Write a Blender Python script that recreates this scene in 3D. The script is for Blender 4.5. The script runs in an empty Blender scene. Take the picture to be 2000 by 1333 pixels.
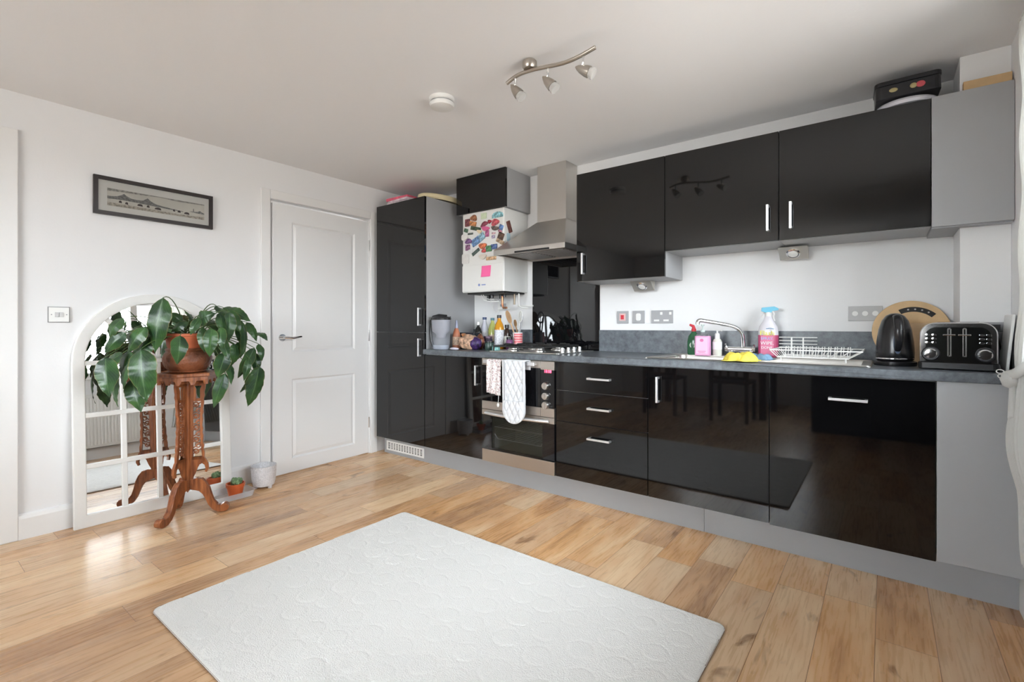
import bpy, bmesh, math, random
from mathutils import Vector, Matrix
random.seed(11)
R = math.radians
PI = math.pi
S = bpy.context.scene
COL = S.collection

# ------------------------------------------------------------------ camera
CX, CY, CZ, YAW, F, HY = 3.505, -3.159, 1.093, 37.519, 948.18, 636.54
cam = bpy.data.objects.new('camera', bpy.data.cameras.new('camera'))
COL.objects.link(cam)
cam.data.sensor_width = 36
cam.data.lens = 36 * F / 2000
cam.data.shift_y = -(666.5 - HY) / 2000
cam.data.clip_start = .05
cam.location = (CX, CY, CZ)
cam.rotation_euler = (R(90), 0, R(YAW))
S.camera = cam

# ------------------------------------------------------------------ daylight and exposure
S.view_settings.view_transform = 'Standard'
S.view_settings.look = 'None'
S.view_settings.gamma = 1
S.view_settings.use_curve_mapping = False
S.view_settings.exposure = 2.08
W = bpy.data.worlds.new('daylight')
S.world = W
W.use_nodes = True
bg = W.node_tree.nodes['Background']
# overcast sky above the horizon, dimmer ground below it
_tc = W.node_tree.nodes.new('ShaderNodeTexCoord')
_sp = W.node_tree.nodes.new('ShaderNodeSeparateXYZ')
_cr = W.node_tree.nodes.new('ShaderNodeValToRGB')
W.node_tree.links.new(_tc.outputs['Generated'], _sp.inputs[0])
W.node_tree.links.new(_sp.outputs[2], _cr.inputs[0])
_cr.color_ramp.elements[0].position = 0.0
_cr.color_ramp.elements[0].color = (.36, .35, .33, 1)
_cr.color_ramp.elements[1].position = .04
_cr.color_ramp.elements[1].color = (.88, .95, 1, 1)
W.node_tree.links.new(_cr.outputs[0], bg.inputs[0])
# the sky is brightest on the side behind the camera, dimmer beyond the side window
_mr = W.node_tree.nodes.new('ShaderNodeMapRange')
_mr.inputs['From Min'].default_value = -1
_mr.inputs['From Max'].default_value = 1
_mr.inputs['To Min'].default_value = 6.2
_mr.inputs['To Max'].default_value = .9
W.node_tree.links.new(_sp.outputs[1], _mr.inputs['Value'])
W.node_tree.links.new(_mr.outputs['Result'], bg.inputs[1])
ROOM_X, ROOM_H, ROOM_Y = 3.93, 2.281, -5.6
WINDOWS = [(-2.40, -.60, .95, 2.18)]       # openings in the right wall: y0, y1, z0, z1


def area(name, loc, rot, sx, sy, portal, power=0, col=(1, 1, 1)):
    l = bpy.data.lights.new(name, 'AREA')
    l.shape = 'RECTANGLE'
    l.size, l.size_y = sx, sy
    l.energy = power
    l.color = col
    if portal:
        l.cycles.is_portal = True
    o = bpy.data.objects.new(name, l)
    o.location = loc
    o.rotation_euler = rot
    COL.objects.link(o)
    return o


ADDED_WINDOW = (.9, 3.5, .88, 2.18)     # opening added behind the camera to light the kitchen wall: x0, x1, z0, z1
_f = ADDED_WINDOW
area('front_portal', ((_f[0] + _f[1]) / 2, ROOM_Y - .2, (_f[2] + _f[3]) / 2), (R(90), 0, R(180)), _f[1] - _f[0], _f[3] - _f[2], True)
for y0, y1, z0, z1 in WINDOWS:
    area('window_portal', (ROOM_X + .2, (y0 + y1) / 2, (z0 + z1) / 2), (R(90), 0, R(90)), y1 - y0, z1 - z0, True)

# ------------------------------------------------------------------ materials
MATS = {}


def mat(name, col, rough=.5, metal=0, bump=None, var=None, ior=1.5, trans=0, coat=0, emis=0, spec=None, alpha=1, sheen=0):
    """procedural principled material; var=(scale, amount), bump=(scale, strength[, detail])"""
    m = bpy.data.materials.new(name)
    m.use_nodes = True
    nt = m.node_tree
    b = nt.nodes['Principled BSDF']
    b.inputs['Base Color'].default_value = (*col, 1)
    b.inputs['Roughness'].default_value = rough
    b.inputs['Metallic'].default_value = metal
    b.inputs['IOR'].default_value = ior
    b.inputs['Transmission Weight'].default_value = trans
    b.inputs['Coat Weight'].default_value = coat
    b.inputs['Alpha'].default_value = alpha
    b.inputs['Sheen Weight'].default_value = sheen
    if spec is not None:
        b.inputs['Specular IOR Level'].default_value = spec
    if emis:
        b.inputs['Emission Color'].default_value = (*col, 1)
        b.inputs['Emission Strength'].default_value = emis
    tc = nt.nodes.new('ShaderNodeTexCoord')
    if var:
        n = nt.nodes.new('ShaderNodeTexNoise')
        n.inputs['Scale'].default_value = var[0]
        n.inputs['Detail'].default_value = 6
        nt.links.new(tc.outputs['Object'], n.inputs['Vector'])
        cr = nt.nodes.new('ShaderNodeValToRGB')
        a = var[1]
        cr.color_ramp.elements[0].position = .3
        cr.color_ramp.elements[1].position = .7
        cr.color_ramp.elements[0].color = (*[c * (1 - a) for c in col], 1)
        cr.color_ramp.elements[1].color = (*[min(1, c * (1 + a)) for c in col], 1)
        nt.links.new(n.outputs['Fac'], cr.inputs[0])
        nt.links.new(cr.outputs[0], b.inputs['Base Color'])
    if bump:
        n = nt.nodes.new('ShaderNodeTexNoise')
        n.inputs['Scale'].default_value = bump[0]
        n.inputs['Detail'].default_value = bump[2] if len(bump) > 2 else 3
        nt.links.new(tc.outputs['Object'], n.inputs['Vector'])
        bp = nt.nodes.new('ShaderNodeBump')
        bp.inputs['Strength'].default_value = bump[1]
        bp.inputs['Distance'].default_value = .01
        nt.links.new(n.outputs['Fac'], bp.inputs['Height'])
        nt.links.new(bp.outputs[0], b.inputs['Normal'])
    MATS[name] = m
    return m


def nodes(m):
    nt = m.node_tree
    return nt, nt.nodes['Principled BSDF'], (lambda t: nt.nodes.new('ShaderNode' + t)), nt.links.new


def math_node(nt, op, a, b=None, c=None):
    n = nt.nodes.new('ShaderNodeMath')
    n.operation = op
    for i, v in enumerate((a, b, c)):
        if v is None:
            continue
        if isinstance(v, (int, float)):
            n.inputs[i].default_value = v
        else:
            nt.links.new(v, n.inputs[i])
    return n.outputs[0]


mWALL = mat('white_wall_paint', (.84, .84, .845), .75, bump=(90, .04), spec=.3)
mCEIL = mat('ceiling_paint', (.90, .90, .91), .85, bump=(60, .05), spec=.2)
mTRIM = mat('white_gloss_trim', (.84, .835, .83), .35)
mDOOR = mat('white_door_paint', (.84, .84, .84), .3)
mBLACK = mat('black_gloss_laminate', (.0035, .0035, .004), .035, ior=1.56, bump=(2.2, .012, 0))
mCARC = mat('grey_cabinet_board', (.37, .375, .385), .5, var=(3, .03))
mPLINTH = mat('grey_plinth_board', (.34, .345, .355), .5, var=(3, .03))
mSTEEL = mat('brushed_steel', (.62, .60, .57), .3, 1)
mSTEELD = mat('satin_oven_steel', (.50, .455, .41), .38, 1)
mCHROME = mat('polished_chrome', (.82, .82, .83), .07, 1)
mHANDLE = mat('satin_aluminium_handle', (.86, .86, .87), .28, .85)
mBLKPLASTIC = mat('black_plastic', (.012, .012, .014), .25)
mBLKMATT = mat('black_cast_iron', (.015, .015, .015), .55)
mGLASSBLK = mat('black_glass', (.004, .004, .005), .02)
mWHITEPL = mat('white_plastic', (.82, .82, .80), .3)
mCREAMPL = mat('cream_enamel', (.80, .77, .66), .4)
mBOILER = mat('white_boiler_enamel', (.80, .80, .78), .3)
mMIRROR = mat('mirror_glass', (.93, .94, .94), .003, 1)
mMFRAME = mat('white_mirror_frame', (.80, .79, .76), .45, bump=(40, .08))
mTERRA = mat('terracotta_clay', (.52, .13, .05), .55, var=(9, .12))
mPOT = mat('carved_brown_pot_glaze', (.21, .068, .028), .35, var=(14, .3), bump=(55, .9, 4))
mLEAF = mat('dark_green_leaf', (.022, .062, .018), .32)
mSTEM = mat('green_stem', (.06, .11, .03), .45)
mCERAM = mat('white_patterned_ceramic', (.70, .69, .71), .5, var=(110, .18), bump=(110, .4))
mCACTUS = mat('cactus_green', (.22, .34, .17), .7, var=(60, .5), bump=(120, 1))
mCLEAR = mat('clear_plastic', (.95, .97, .98), .06, trans=.95, ior=1.25)
mSOIL = mat('potting_soil', (.03, .02, .015), .9, bump=(80, .6))
mPINE = mat('light_wood', (.62, .42, .22), .5, var=(12, .15))
mRUGSIDE = mat('brown_rug_backing', (.30, .22, .17), .9)
mCURT = mat('white_curtain_cotton', (.84, .84, .82), .85, bump=(200, .1), sheen=.3)
nt, b, N, L = nodes(mCURT)
_tl = N('BsdfTranslucent')
_tl.inputs[0].default_value = (.86, .86, .84, 1)
_mx = N('MixShader')
_mx.inputs[0].default_value = .45
L(b.outputs[0], _mx.inputs[1])
L(_tl.outputs[0], _mx.inputs[2])
L(_mx.outputs[0], nt.nodes['Material Output'].inputs[0])
mOUT = mat('brushed_socket_plate', (.40, .40, .41), .6, .15)
mYELLOW = mat('yellow_cloth', (.90, .72, .10), .9, var=(30, .15), bump=(150, .3))
mBLUECL = mat('blue_cloth', (.22, .38, .55), .9, var=(25, .25), bump=(150, .3))
mRED = mat('red_plastic', (.62, .03, .05), .35)
mDARKWOOD = mat('dark_dining_wood', (.10, .045, .02), .4, var=(8, .3))
mCOPPER = mat('copper_pipe', (.60, .28, .16), .35, 1)
mGREYPL = mat('grey_plastic', (.35, .35, .36), .4)


def flat(name, col, rough=.5, **k):
    return MATS.get(name) or mat(name, col, rough, **k)


# carved reddish wood of the plant stand: grain along the height
def carved_wood():
    m = mat('carved_red_wood', (.27, .085, .03), .34)
    nt, b, N, L = nodes(m)
    tc = N('TexCoord')
    mp = N('Mapping')
    mp.inputs['Scale'].default_value = (30, 30, 4)
    L(tc.outputs['Object'], mp.inputs[0])
    n = N('TexNoise')
    n.inputs['Scale'].default_value = 2.2
    n.inputs['Detail'].default_value = 6
    L(mp.outputs[0], n.inputs['Vector'])
    cr = N('ValToRGB')
    cr.color_ramp.elements[0].position = .3
    cr.color_ramp.elements[0].color = (.13, .034, .012, 1)
    cr.color_ramp.elements[1].position = .72
    cr.color_ramp.elements[1].color = (.40, .135, .045, 1)
    L(n.outputs['Fac'], cr.inputs[0])
    L(cr.outputs[0], b.inputs['Base Color'])
    v = N('TexVoronoi')
    v.inputs['Scale'].default_value = 45
    L(tc.outputs['Object'], v.inputs['Vector'])
    bp = N('Bump')
    bp.inputs['Strength'].default_value = .25
    bp.inputs['Distance'].default_value = .004
    L(v.outputs['Distance'], bp.inputs['Height'])
    L(bp.outputs[0], b.inputs['Normal'])
    return m


mCARVED = carved_wood()


# plank laminate, planks running away from the kitchen along y
def floor_mat():
    m = mat('oak_plank_laminate', (.5, .3, .15), .2)
    nt, b, N, L = nodes(m)
    tc = N('TexCoord')
    sp = N('SeparateXYZ')
    L(tc.outputs['Object'], sp.inputs[0])
    x, y = sp.outputs[0], sp.outputs[1]
    M_ = lambda *a: math_node(nt, *a)
    pw, pl = .1665, .80
    xs = M_('DIVIDE', M_('SUBTRACT', x, .149 - .167), pw)
    col = M_('FLOOR', xs)
    fx = M_('FRACT', xs)
    wn = N('TexWhiteNoise')
    wn.noise_dimensions = '1D'
    L(col, wn.inputs['W'])
    ys = M_('ADD', M_('DIVIDE', y, pl), M_('MULTIPLY', wn.outputs['Value'], 7.3))
    row = M_('FLOOR', ys)
    fy = M_('FRACT', ys)
    cb = N('CombineXYZ')
    L(col, cb.inputs[0])
    L(row, cb.inputs[1])
    w2 = N('TexWhiteNoise')
    w2.noise_dimensions = '2D'
    L(cb.outputs[0], w2.inputs['Vector'])
    idv = w2.outputs['Value']
    # grain coordinates: stretched along y, offset per plank
    g = N('CombineXYZ')
    L(M_('ADD', M_('MULTIPLY', x, 1), M_('MULTIPLY', idv, 13.7)), g.inputs[0])
    L(M_('ADD', M_('MULTIPLY', y, .16), M_('MULTIPLY', idv, 5.1)), g.inputs[1])
    L(M_('MULTIPLY', idv, 20), g.inputs[2])
    n1 = N('TexNoise')
    n1.inputs['Scale'].default_value = 9
    n1.inputs['Detail'].default_value = 5
    n1.inputs['Distortion'].default_value = 1.2
    L(g.outputs[0], n1.inputs['Vector'])
    gf = N('CombineXYZ')
    L(M_('ADD', M_('MULTIPLY', x, 1), M_('MULTIPLY', idv, 13.7)), gf.inputs[0])
    L(M_('ADD', M_('MULTIPLY', y, .055), M_('MULTIPLY', idv, 5.1)), gf.inputs[1])
    n2 = N('TexNoise')
    n2.inputs['Scale'].default_value = 110
    n2.inputs['Detail'].default_value = 6
    n2.inputs['Distortion'].default_value = .4
    L(gf.outputs[0], n2.inputs['Vector'])
    # knots and dark streaks
    g2 = N('CombineXYZ')
    L(M_('ADD', M_('MULTIPLY', x, 1), M_('MULTIPLY', idv, 31.1)), g2.inputs[0])
    L(M_('ADD', M_('MULTIPLY', y, .30), M_('MULTIPLY', idv, 9.1)), g2.inputs[1])
    n3 = N('TexNoise')
    n3.inputs['Scale'].default_value = 8
    n3.inputs['Detail'].default_value = 4
    n3.inputs['Distortion'].default_value = 2.0
    L(g2.outputs[0], n3.inputs['Vector'])
    cr = N('ValToRGB')
    e = cr.color_ramp.elements
    e[0].position = .25
    e[0].color = (.36, .175, .072, 1)
    e[1].position = .8
    e[1].color = (.90, .65, .40, 1)
    el = cr.color_ramp.elements.new(.5)
    el.color = (.70, .40, .185, 1)
    mixv = M_('ADD', M_('MULTIPLY', n1.outputs['Fac'], .80), M_('ADD', M_('MULTIPLY', n2.outputs['Fac'], .18), M_('MULTIPLY', M_('SUBTRACT', idv, .35), .36)))
    L(mixv, cr.inputs[0])
    # a cooler grey-brown tone in some planks
    hs = N('MixRGB')
    hs.blend_type = 'MIX'
    L(M_('MULTIPLY', M_('FRACT', M_('MULTIPLY', idv, 17.3)), .42), hs.inputs[0])
    L(cr.outputs[0], hs.inputs[1])
    hs.inputs[2].default_value = (.50, .39, .30, 1)
    dk = N('MixRGB')
    dk.blend_type = 'MULTIPLY'
    cr2 = N('ValToRGB')
    cr2.color_ramp.elements[0].position = .24
    cr2.color_ramp.elements[0].color = (.36, .29, .25, 1)
    cr2.color_ramp.elements[1].position = .37
    cr2.color_ramp.elements[1].color = (1, 1, 1, 1)
    L(n3.outputs['Fac'], cr2.inputs[0])
    dk.inputs[0].default_value = .85
    L(hs.outputs[0], dk.inputs[1])
    L(cr2.outputs[0], dk.inputs[2])
    # seams
    ex = M_('MINIMUM', fx, M_('SUBTRACT', 1, fx))
    ey = M_('MINIMUM', fy, M_('SUBTRACT', 1, fy))
    sx = M_('GREATER_THAN', ex, .006)
    sy = M_('GREATER_THAN', ey, .0012)
    seam = M_('MULTIPLY', sx, sy)
    sm = N('MixRGB')
    L(M_('SUBTRACT', 1, seam), sm.inputs[0])
    L(dk.outputs[0], sm.inputs[1])
    sm.inputs[2].default_value = (.26, .14, .075, 1)
    L(sm.outputs[0], b.inputs['Base Color'])
    L(M_('ADD', .22, M_('MULTIPLY', n2.outputs['Fac'], .12)), b.inputs['Roughness'])
    b.inputs['Specular IOR Level'].default_value = .32
    bp = N('Bump')
    bp.inputs['Strength'].default_value = .06
    bp.inputs['Distance'].default_value = .003
    L(M_('ADD', M_('MULTIPLY', n2.outputs['Fac'], .6), M_('MULTIPLY', seam, .7)), bp.inputs['Height'])
    L(bp.outputs[0], b.inputs['Normal'])
    return m


mFLOOR = floor_mat()


def worktop_mat():
    m = mat('slate_worktop_laminate', (.09, .1, .11), .32)
    nt, b, N, L = nodes(m)
    tc = N('TexCoord')
    n = N('TexNoise')
    n.inputs['Scale'].default_value = 26
    n.inputs['Detail'].default_value = 8
    n.inputs['Roughness'].default_value = .7
    L(tc.outputs['Object'], n.inputs['Vector'])
    cr = N('ValToRGB')
    cr.color_ramp.elements[0].position = .32
    cr.color_ramp.elements[0].color = (.062, .070, .082, 1)
    cr.color_ramp.elements[1].position = .7
    cr.color_ramp.elements[1].color = (.165, .185, .205, 1)
    L(n.outputs['Fac'], cr.inputs[0])
    L(cr.outputs[0], b.inputs['Base Color'])
    return m


mTOP = worktop_mat()


def quilt_mat(name, base, line, sx, sy, rot=45):
    m = mat(name, base, .9, bump=(300, .1))
    return m


mGLOVE = mat('white_quilted_cotton', (.66, .67, .69), .95)
mTOWEL = mat('floral_tea_towel', (.7, .68, .68), .9)
nt, b, N, L = nodes(mTOWEL)
tc = N('TexCoord')
n = N('TexNoise')
n.inputs['Scale'].default_value = 85
n.inputs['Detail'].default_value = 3
L(tc.outputs['Object'], n.inputs['Vector'])
cr = N('ValToRGB')
cr.color_ramp.elements[0].position = .36
cr.color_ramp.elements[0].color = (.30, .24, .28, 1)
cr.color_ramp.elements[1].position = .52
cr.color_ramp.elements[1].color = (.78, .75, .74, 1)
e_ = cr.color_ramp.elements.new(.44)
e_.color = (.62, .45, .42, 1)
L(n.outputs['Fac'], cr.inputs[0])
L(cr.outputs[0], b.inputs['Base Color'])

# leaf: paler midrib and side veins from UV
nt, b, N, L = nodes(mLEAF)
uv = N('TexCoord')
sp = N('SeparateXYZ')
L(uv.outputs['UV'], sp.inputs[0])
ad = math_node(nt, 'ABSOLUTE', math_node(nt, 'SUBTRACT', sp.outputs[0], .5))
vv = math_node(nt, 'SUBTRACT', math_node(nt, 'MULTIPLY', sp.outputs[1], 11), math_node(nt, 'MULTIPLY', ad, 9))
vn = math_node(nt, 'LESS_THAN', math_node(nt, 'FRACT', vv), .13)
mid = math_node(nt, 'LESS_THAN', ad, .025)
edge = math_node(nt, 'GREATER_THAN', ad, .47)
vein = math_node(nt, 'MAXIMUM', mid, math_node(nt, 'MULTIPLY', vn, .45))
nn = N('TexNoise')
nn.inputs['Scale'].default_value = 14
L(uv.outputs['Object'], nn.inputs['Vector'])
cr = N('ValToRGB')
cr.color_ramp.elements[0].position = .35
cr.color_ramp.elements[0].color = (.010, .036, .014, 1)
cr.color_ramp.elements[1].position = .72
cr.color_ramp.elements[1].color = (.045, .125, .028, 1)
L(nn.outputs['Fac'], cr.inputs[0])
mx = N('MixRGB')
L(math_node(nt, 'MULTIPLY', vein, .55), mx.inputs[0])
L(cr.outputs[0], mx.inputs[1])
mx.inputs[2].default_value = (.10, .19, .07, 1)
mx2 = N('MixRGB')
L(math_node(nt, 'MULTIPLY', edge, .6), mx2.inputs[0])
L(mx.outputs[0], mx2.inputs[1])
mx2.inputs[2].default_value = (.20, .17, .05, 1)
L(mx2.outputs[0], b.inputs['Base Color'])
bp = N('Bump')
bp.inputs['Strength'].default_value = .5
bp.inputs['Distance'].default_value = .003
L(math_node(nt, 'SUBTRACT', 1, vein), bp.inputs['Height'])
L(bp.outputs[0], b.inputs['Normal'])

# thin window pane
mPANE = bpy.data.materials.new('window_pane_glass')
mPANE.use_nodes = True
nt = mPANE.node_tree
nt.nodes.clear()
o_ = nt.nodes.new('ShaderNodeOutputMaterial')
tr = nt.nodes.new('ShaderNodeBsdfTransparent')
gl = nt.nodes.new('ShaderNodeBsdfGlossy')
gl.inputs['Roughness'].default_value = .01
fr = nt.nodes.new('ShaderNodeFresnel')
fr.inputs[0].default_value = 1.3
mxs = nt.nodes.new('ShaderNodeMixShader')
nt.links.new(fr.outputs[0], mxs.inputs[0])
nt.links.new(tr.outputs[0], mxs.inputs[1])
nt.links.new(gl.outputs[0], mxs.inputs[2])
nt.links.new(mxs.outputs[0], o_.inputs[0])


def tinted(name, col, keep):
    """thin tinted see-through plastic or glass"""
    m = bpy.data.materials.new(name)
    m.use_nodes = True
    nt = m.node_tree
    b = nt.nodes['Principled BSDF']
    b.inputs['Base Color'].default_value = (*col, 1)
    b.inputs['Roughness'].default_value = .08
    b.inputs['Alpha'].default_value = keep
    MATS[name] = m
    return m


mOVENGL = tinted('smoked_oven_glass', (.02, .022, .016), .45)
mJUG = tinted('smoky_clear_plastic', (.42, .44, .50), .30)
mBULB = tinted('frosted_bulb', (.80, .80, .79), .6)
mTRAY = tinted('clear_tray_plastic', (.8, .82, .85), .35)


# ------------------------------------------------------------------ mesh builder
class M:
    def __init__(s):
        s.bm = bmesh.new()
        s.uv = None

    def _t(s, vs, T):
        if T is not None:
            for v in vs:
                v.co = T @ v.co

    def box(s, x0, x1, y0, y1, z0, z1, T=None):
        vs = [s.bm.verts.new((x, y, z)) for x in (x0, x1) for y in (y0, y1) for z in (z0, z1)]
        for f in ((0, 1, 3, 2), (4, 6, 7, 5), (0, 4, 5, 1), (2, 3, 7, 6), (0, 2, 6, 4), (1, 5, 7, 3)):
            s.bm.faces.new([vs[i] for i in f])
        s._t(vs, T)
        return s

    def prism(s, pts, ax, a, b, T=None):
        """closed 2D outline extruded along an axis: 'x' takes (y,z), 'y' (x,z), 'z' (x,y)"""
        def mk(p, h):
            return {'x': (h, p[0], p[1]), 'y': (p[0], h, p[1]), 'z': (p[0], p[1], h)}[ax]
        A = [s.bm.verts.new(mk(p, a)) for p in pts]
        B = [s.bm.verts.new(mk(p, b)) for p in pts]
        n = len(pts)
        s.bm.faces.new(A)
        s.bm.faces.new(B[::-1])
        for i in range(n):
            s.bm.faces.new([A[i], B[i], B[(i + 1) % n], A[(i + 1) % n]])
        s._t(A + B, T)
        return s

    def ring(s, outer, inner, ax, a, b, T=None):
        """flat frame between two outlines with the same number of points, with thickness"""
        def mk(p, h):
            return {'x': (h, p[0], p[1]), 'y': (p[0], h, p[1]), 'z': (p[0], p[1], h)}[ax]
        n = len(outer)
        V = [[s.bm.verts.new(mk(p, h)) for p in pts] for pts, h in ((outer, a), (inner, a), (inner, b), (outer, b))]
        for k in range(4):
            P, Q = V[k], V[(k + 1) % 4]
            for i in range(n):
                s.bm.faces.new([P[i], P[(i + 1) % n], Q[(i + 1) % n], Q[i]])
        s._t([v for r in V for v in r], T)
        return s

    def lathe(s, prof, c=(0, 0, 0), n=32, sx=1, sy=1, T=None, cap=True):
        rows = []
        allv = []
        for r, z in prof:
            if r < 1e-5:
                v = s.bm.verts.new((c[0], c[1], c[2] + z))
                rows.append([v])
                allv.append(v)
            else:
                row = [s.bm.verts.new((c[0] + r * sx * math.cos(2 * PI * i / n), c[1] + r * sy * math.sin(2 * PI * i / n), c[2] + z)) for i in range(n)]
                rows.append(row)
                allv += row
        for A, B in zip(rows, rows[1:]):
            for i in range(n):
                j = (i + 1) % n
                if len(A) == 1 and len(B) == 1:
                    continue
                if len(A) == 1:
                    s.bm.faces.new([A[0], B[j], B[i]])
                elif len(B) == 1:
                    s.bm.faces.new([A[i], A[j], B[0]])
                else:
                    s.bm.faces.new([A[i], A[j], B[j], B[i]])
        if cap:
            if len(rows[0]) > 1:
                s.bm.faces.new(rows[0][::-1])
            if len(rows[-1]) > 1:
                s.bm.faces.new(rows[-1])
        s._t(allv, T)
        return s

    def cyl(s, p0, p1, r0, r1=None, n=20):
        p0, p1 = Vector(p0), Vector(p1)
        d = p1 - p0
        T = Matrix.Translation(p0) @ d.to_track_quat('Z', 'Y').to_matrix().to_4x4()
        return s.lathe([(r0, 0), (r0 if r1 is None else r1, d.length)], n=n, T=T)

    def tube(s, pts, r, n=10, closed=False, flatten=1.0, ends=True):
        pts = [Vector(p) for p in pts]
        N = len(pts)
        rr = r if isinstance(r, (list, tuple)) else [r] * N
        rows = []
        up = None
        for i in range(N):
            a = pts[(i - 1) % N] if (closed or i > 0) else pts[i]
            c = pts[(i + 1) % N] if (closed or i < N - 1) else pts[i]
            d = (c - a)
            if d.length < 1e-9:
                d = Vector((0, 0, 1))
            d.normalize()
            if up is None:
                up = Vector((0, 0, 1)) if abs(d.z) < .9 else Vector((0, 1, 0))
            side = d.cross(up)
            if side.length < 1e-6:
                side = d.orthogonal()
            side.normalize()
            u2 = side.cross(d).normalized()
            up = u2
            rows.append([s.bm.verts.new(pts[i] + side * rr[i] * math.cos(2 * PI * k / n) + u2 * rr[i] * flatten * math.sin(2 * PI * k / n)) for k in range(n)])
        for i in range(N if closed else N - 1):
            A, B = rows[i], rows[(i + 1) % N]
            for k in range(n):
                s.bm.faces.new([A[k], A[(k + 1) % n], B[(k + 1) % n], B[k]])
        if not closed and ends:
            s.bm.faces.new(rows[0][::-1])
            s.bm.faces.new(rows[-1])
        return s

    def ell(s, c, r, n=20, m=12, T=None):
        r = (r, r, r) if isinstance(r, (int, float)) else r
        prof = [(math.sin(PI * i / m), -math.cos(PI * i / m)) for i in range(m + 1)]
        prof[0] = (0, -1)
        prof[-1] = (0, 1)
        TT = Matrix.Translation(Vector(c)) @ Matrix.Diagonal((r[0], r[1], r[2], 1))
        if T is not None:
            TT = T @ TT
        return s.lathe(prof, n=n, T=TT)

    def grid(s, fn, nu, nv, uv=False):
        V = [[s.bm.verts.new(fn(i / nu, j / nv)) for j in range(nv + 1)] for i in range(nu + 1)]
        if uv and s.uv is None:
            s.uv = s.bm.loops.layers.uv.new('UVMap')
        for i in range(nu):
            for j in range(nv):
                f = s.bm.faces.new([V[i][j], V[i + 1][j], V[i + 1][j + 1], V[i][j + 1]])
                if uv:
                    for l, (a, c) in zip(f.loops, ((i, j), (i + 1, j), (i + 1, j + 1), (i, j + 1))):
                        l[s.uv].uv = (a / nu, c / nv)
        return s

    def out(s, name, m, parent=None, org=None, bev=0, smooth=False, ang=40, solid=0, sub=0, w=True):
        """w=True: the shape was drawn in world coordinates and is moved into its thing's frame"""
        bmesh.ops.recalc_face_normals(s.bm, faces=s.bm.faces)
        off = Vector((0, 0, 0))
        if parent is not None and w:
            r = parent
            while r.parent:
                r = r.parent
            off = Vector(r.location)
        if org is not None:
            off = Vector(org)
        for v in s.bm.verts:
            v.co -= off
        me = bpy.data.meshes.new(name)
        s.bm.to_mesh(me)
        s.bm.free()
        me.materials.append(m)
        if smooth:
            me.polygons.foreach_set('use_smooth', [True] * len(me.polygons))
            me.set_sharp_from_angle(angle=R(ang))
        o = bpy.data.objects.new(name, me)
        COL.objects.link(o)
        if parent is not None:
            o.parent = parent
        elif org is not None:
            o.location = org
        if solid:
            d = o.modifiers.new('thick', 'SOLIDIFY')
            d.thickness = solid
            d.offset = 0
        if sub:
            d = o.modifiers.new('sub', 'SUBSURF')
            d.levels = d.render_levels = sub
        if bev:
            d = o.modifiers.new('bevel', 'BEVEL')
            d.width = bev
            d.segments = 2
            d.limit_method = 'ANGLE'
            d.angle_limit = R(35)
        return o


def tag(o, label=None, cat=None, group=None, kind=None):
    if label:
        o['label'] = label
    if cat:
        o['category'] = cat
    if group:
        o['group'] = group
    if kind:
        o['kind'] = kind
    return o


def thing(name, label, cat, loc=(0, 0, 0), rz=0, group=None, rot=None):
    o = bpy.data.objects.new(name, None)
    o.empty_display_size = .05
    COL.objects.link(o)
    o.location = loc
    o.rotation_euler = rot or (0, 0, rz)
    return tag(o, label, cat, group)


def struct(name, mb, m, **k):
    return tag(mb.out(name, m, **k), kind='structure')


def part_label(o, l):
    o['label'] = l
    return o


def copy_tree(o, parent=None):
    c = o.copy()
    COL.objects.link(c)
    c.parent = parent
    for ch in list(o.children):
        copy_tree(ch, c)
    return c


_y = R(YAW)
FW = Vector((-math.sin(_y), math.cos(_y), 0))
RT = Vector((math.cos(_y), math.sin(_y), 0))


def ray(u, v):
    return FW + RT * ((u - 1000) / F) - Vector((0, 0, 1)) * ((v - HY) / F)


def at(u, v, ax, val):
    """the room point seen at a pixel on the plane x, y or z = val"""
    d = ray(u, v)
    i = 'xyz'.index(ax)
    C = Vector((CX, CY, CZ))
    return C + d * ((val - C[i]) / d[i])


def deep(u, v, D):
    return Vector((CX, CY, CZ)) + ray(u, v) * D


def X(u, y):
    return at(u, HY, 'y', y).x


def arcpts(cx, cy, r, a0, a1, n):
    return [(cx + r * math.cos(R(a0 + (a1 - a0) * i / n)), cy + r * math.sin(R(a0 + (a1 - a0) * i / n))) for i in range(n + 1)]


def rrect(x0, x1, y0, y1, r, n=5):
    p = []
    for cx, cy, a in ((x1 - r, y1 - r, 0), (x0 + r, y1 - r, 90), (x0 + r, y0 + r, 180), (x1 - r, y0 + r, 270)):
        p += arcpts(cx, cy, r, a, a + 90, n)
    return p


def text_part(name, body, size, T, m, parent=None, ext=.0004, width=None):
    """lettering as mesh; T places the text plane in world coordinates"""
    cu = bpy.data.curves.new(name, 'FONT')
    cu.body = body
    cu.size = size
    cu.extrude = ext
    cu.align_x = 'CENTER'
    cu.align_y = 'CENTER'
    cu.resolution_u = 3
    o = bpy.data.objects.new(name, cu)
    COL.objects.link(o)
    bpy.context.view_layer.update()
    me = bpy.data.meshes.new_from_object(o.evaluated_get(bpy.context.evaluated_depsgraph_get()))
    bpy.data.objects.remove(o)
    bpy.data.curves.remove(cu)
    me.transform(T)
    r = parent
    while r is not None and r.parent:
        r = r.parent
    if r is not None:
        me.transform(Matrix.Translation(-Vector(r.location)))
    me.materials.clear()
    me.materials.append(m)
    n = bpy.data.objects.new(name, me)
    COL.objects.link(n)
    n.parent = parent
    return n


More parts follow.
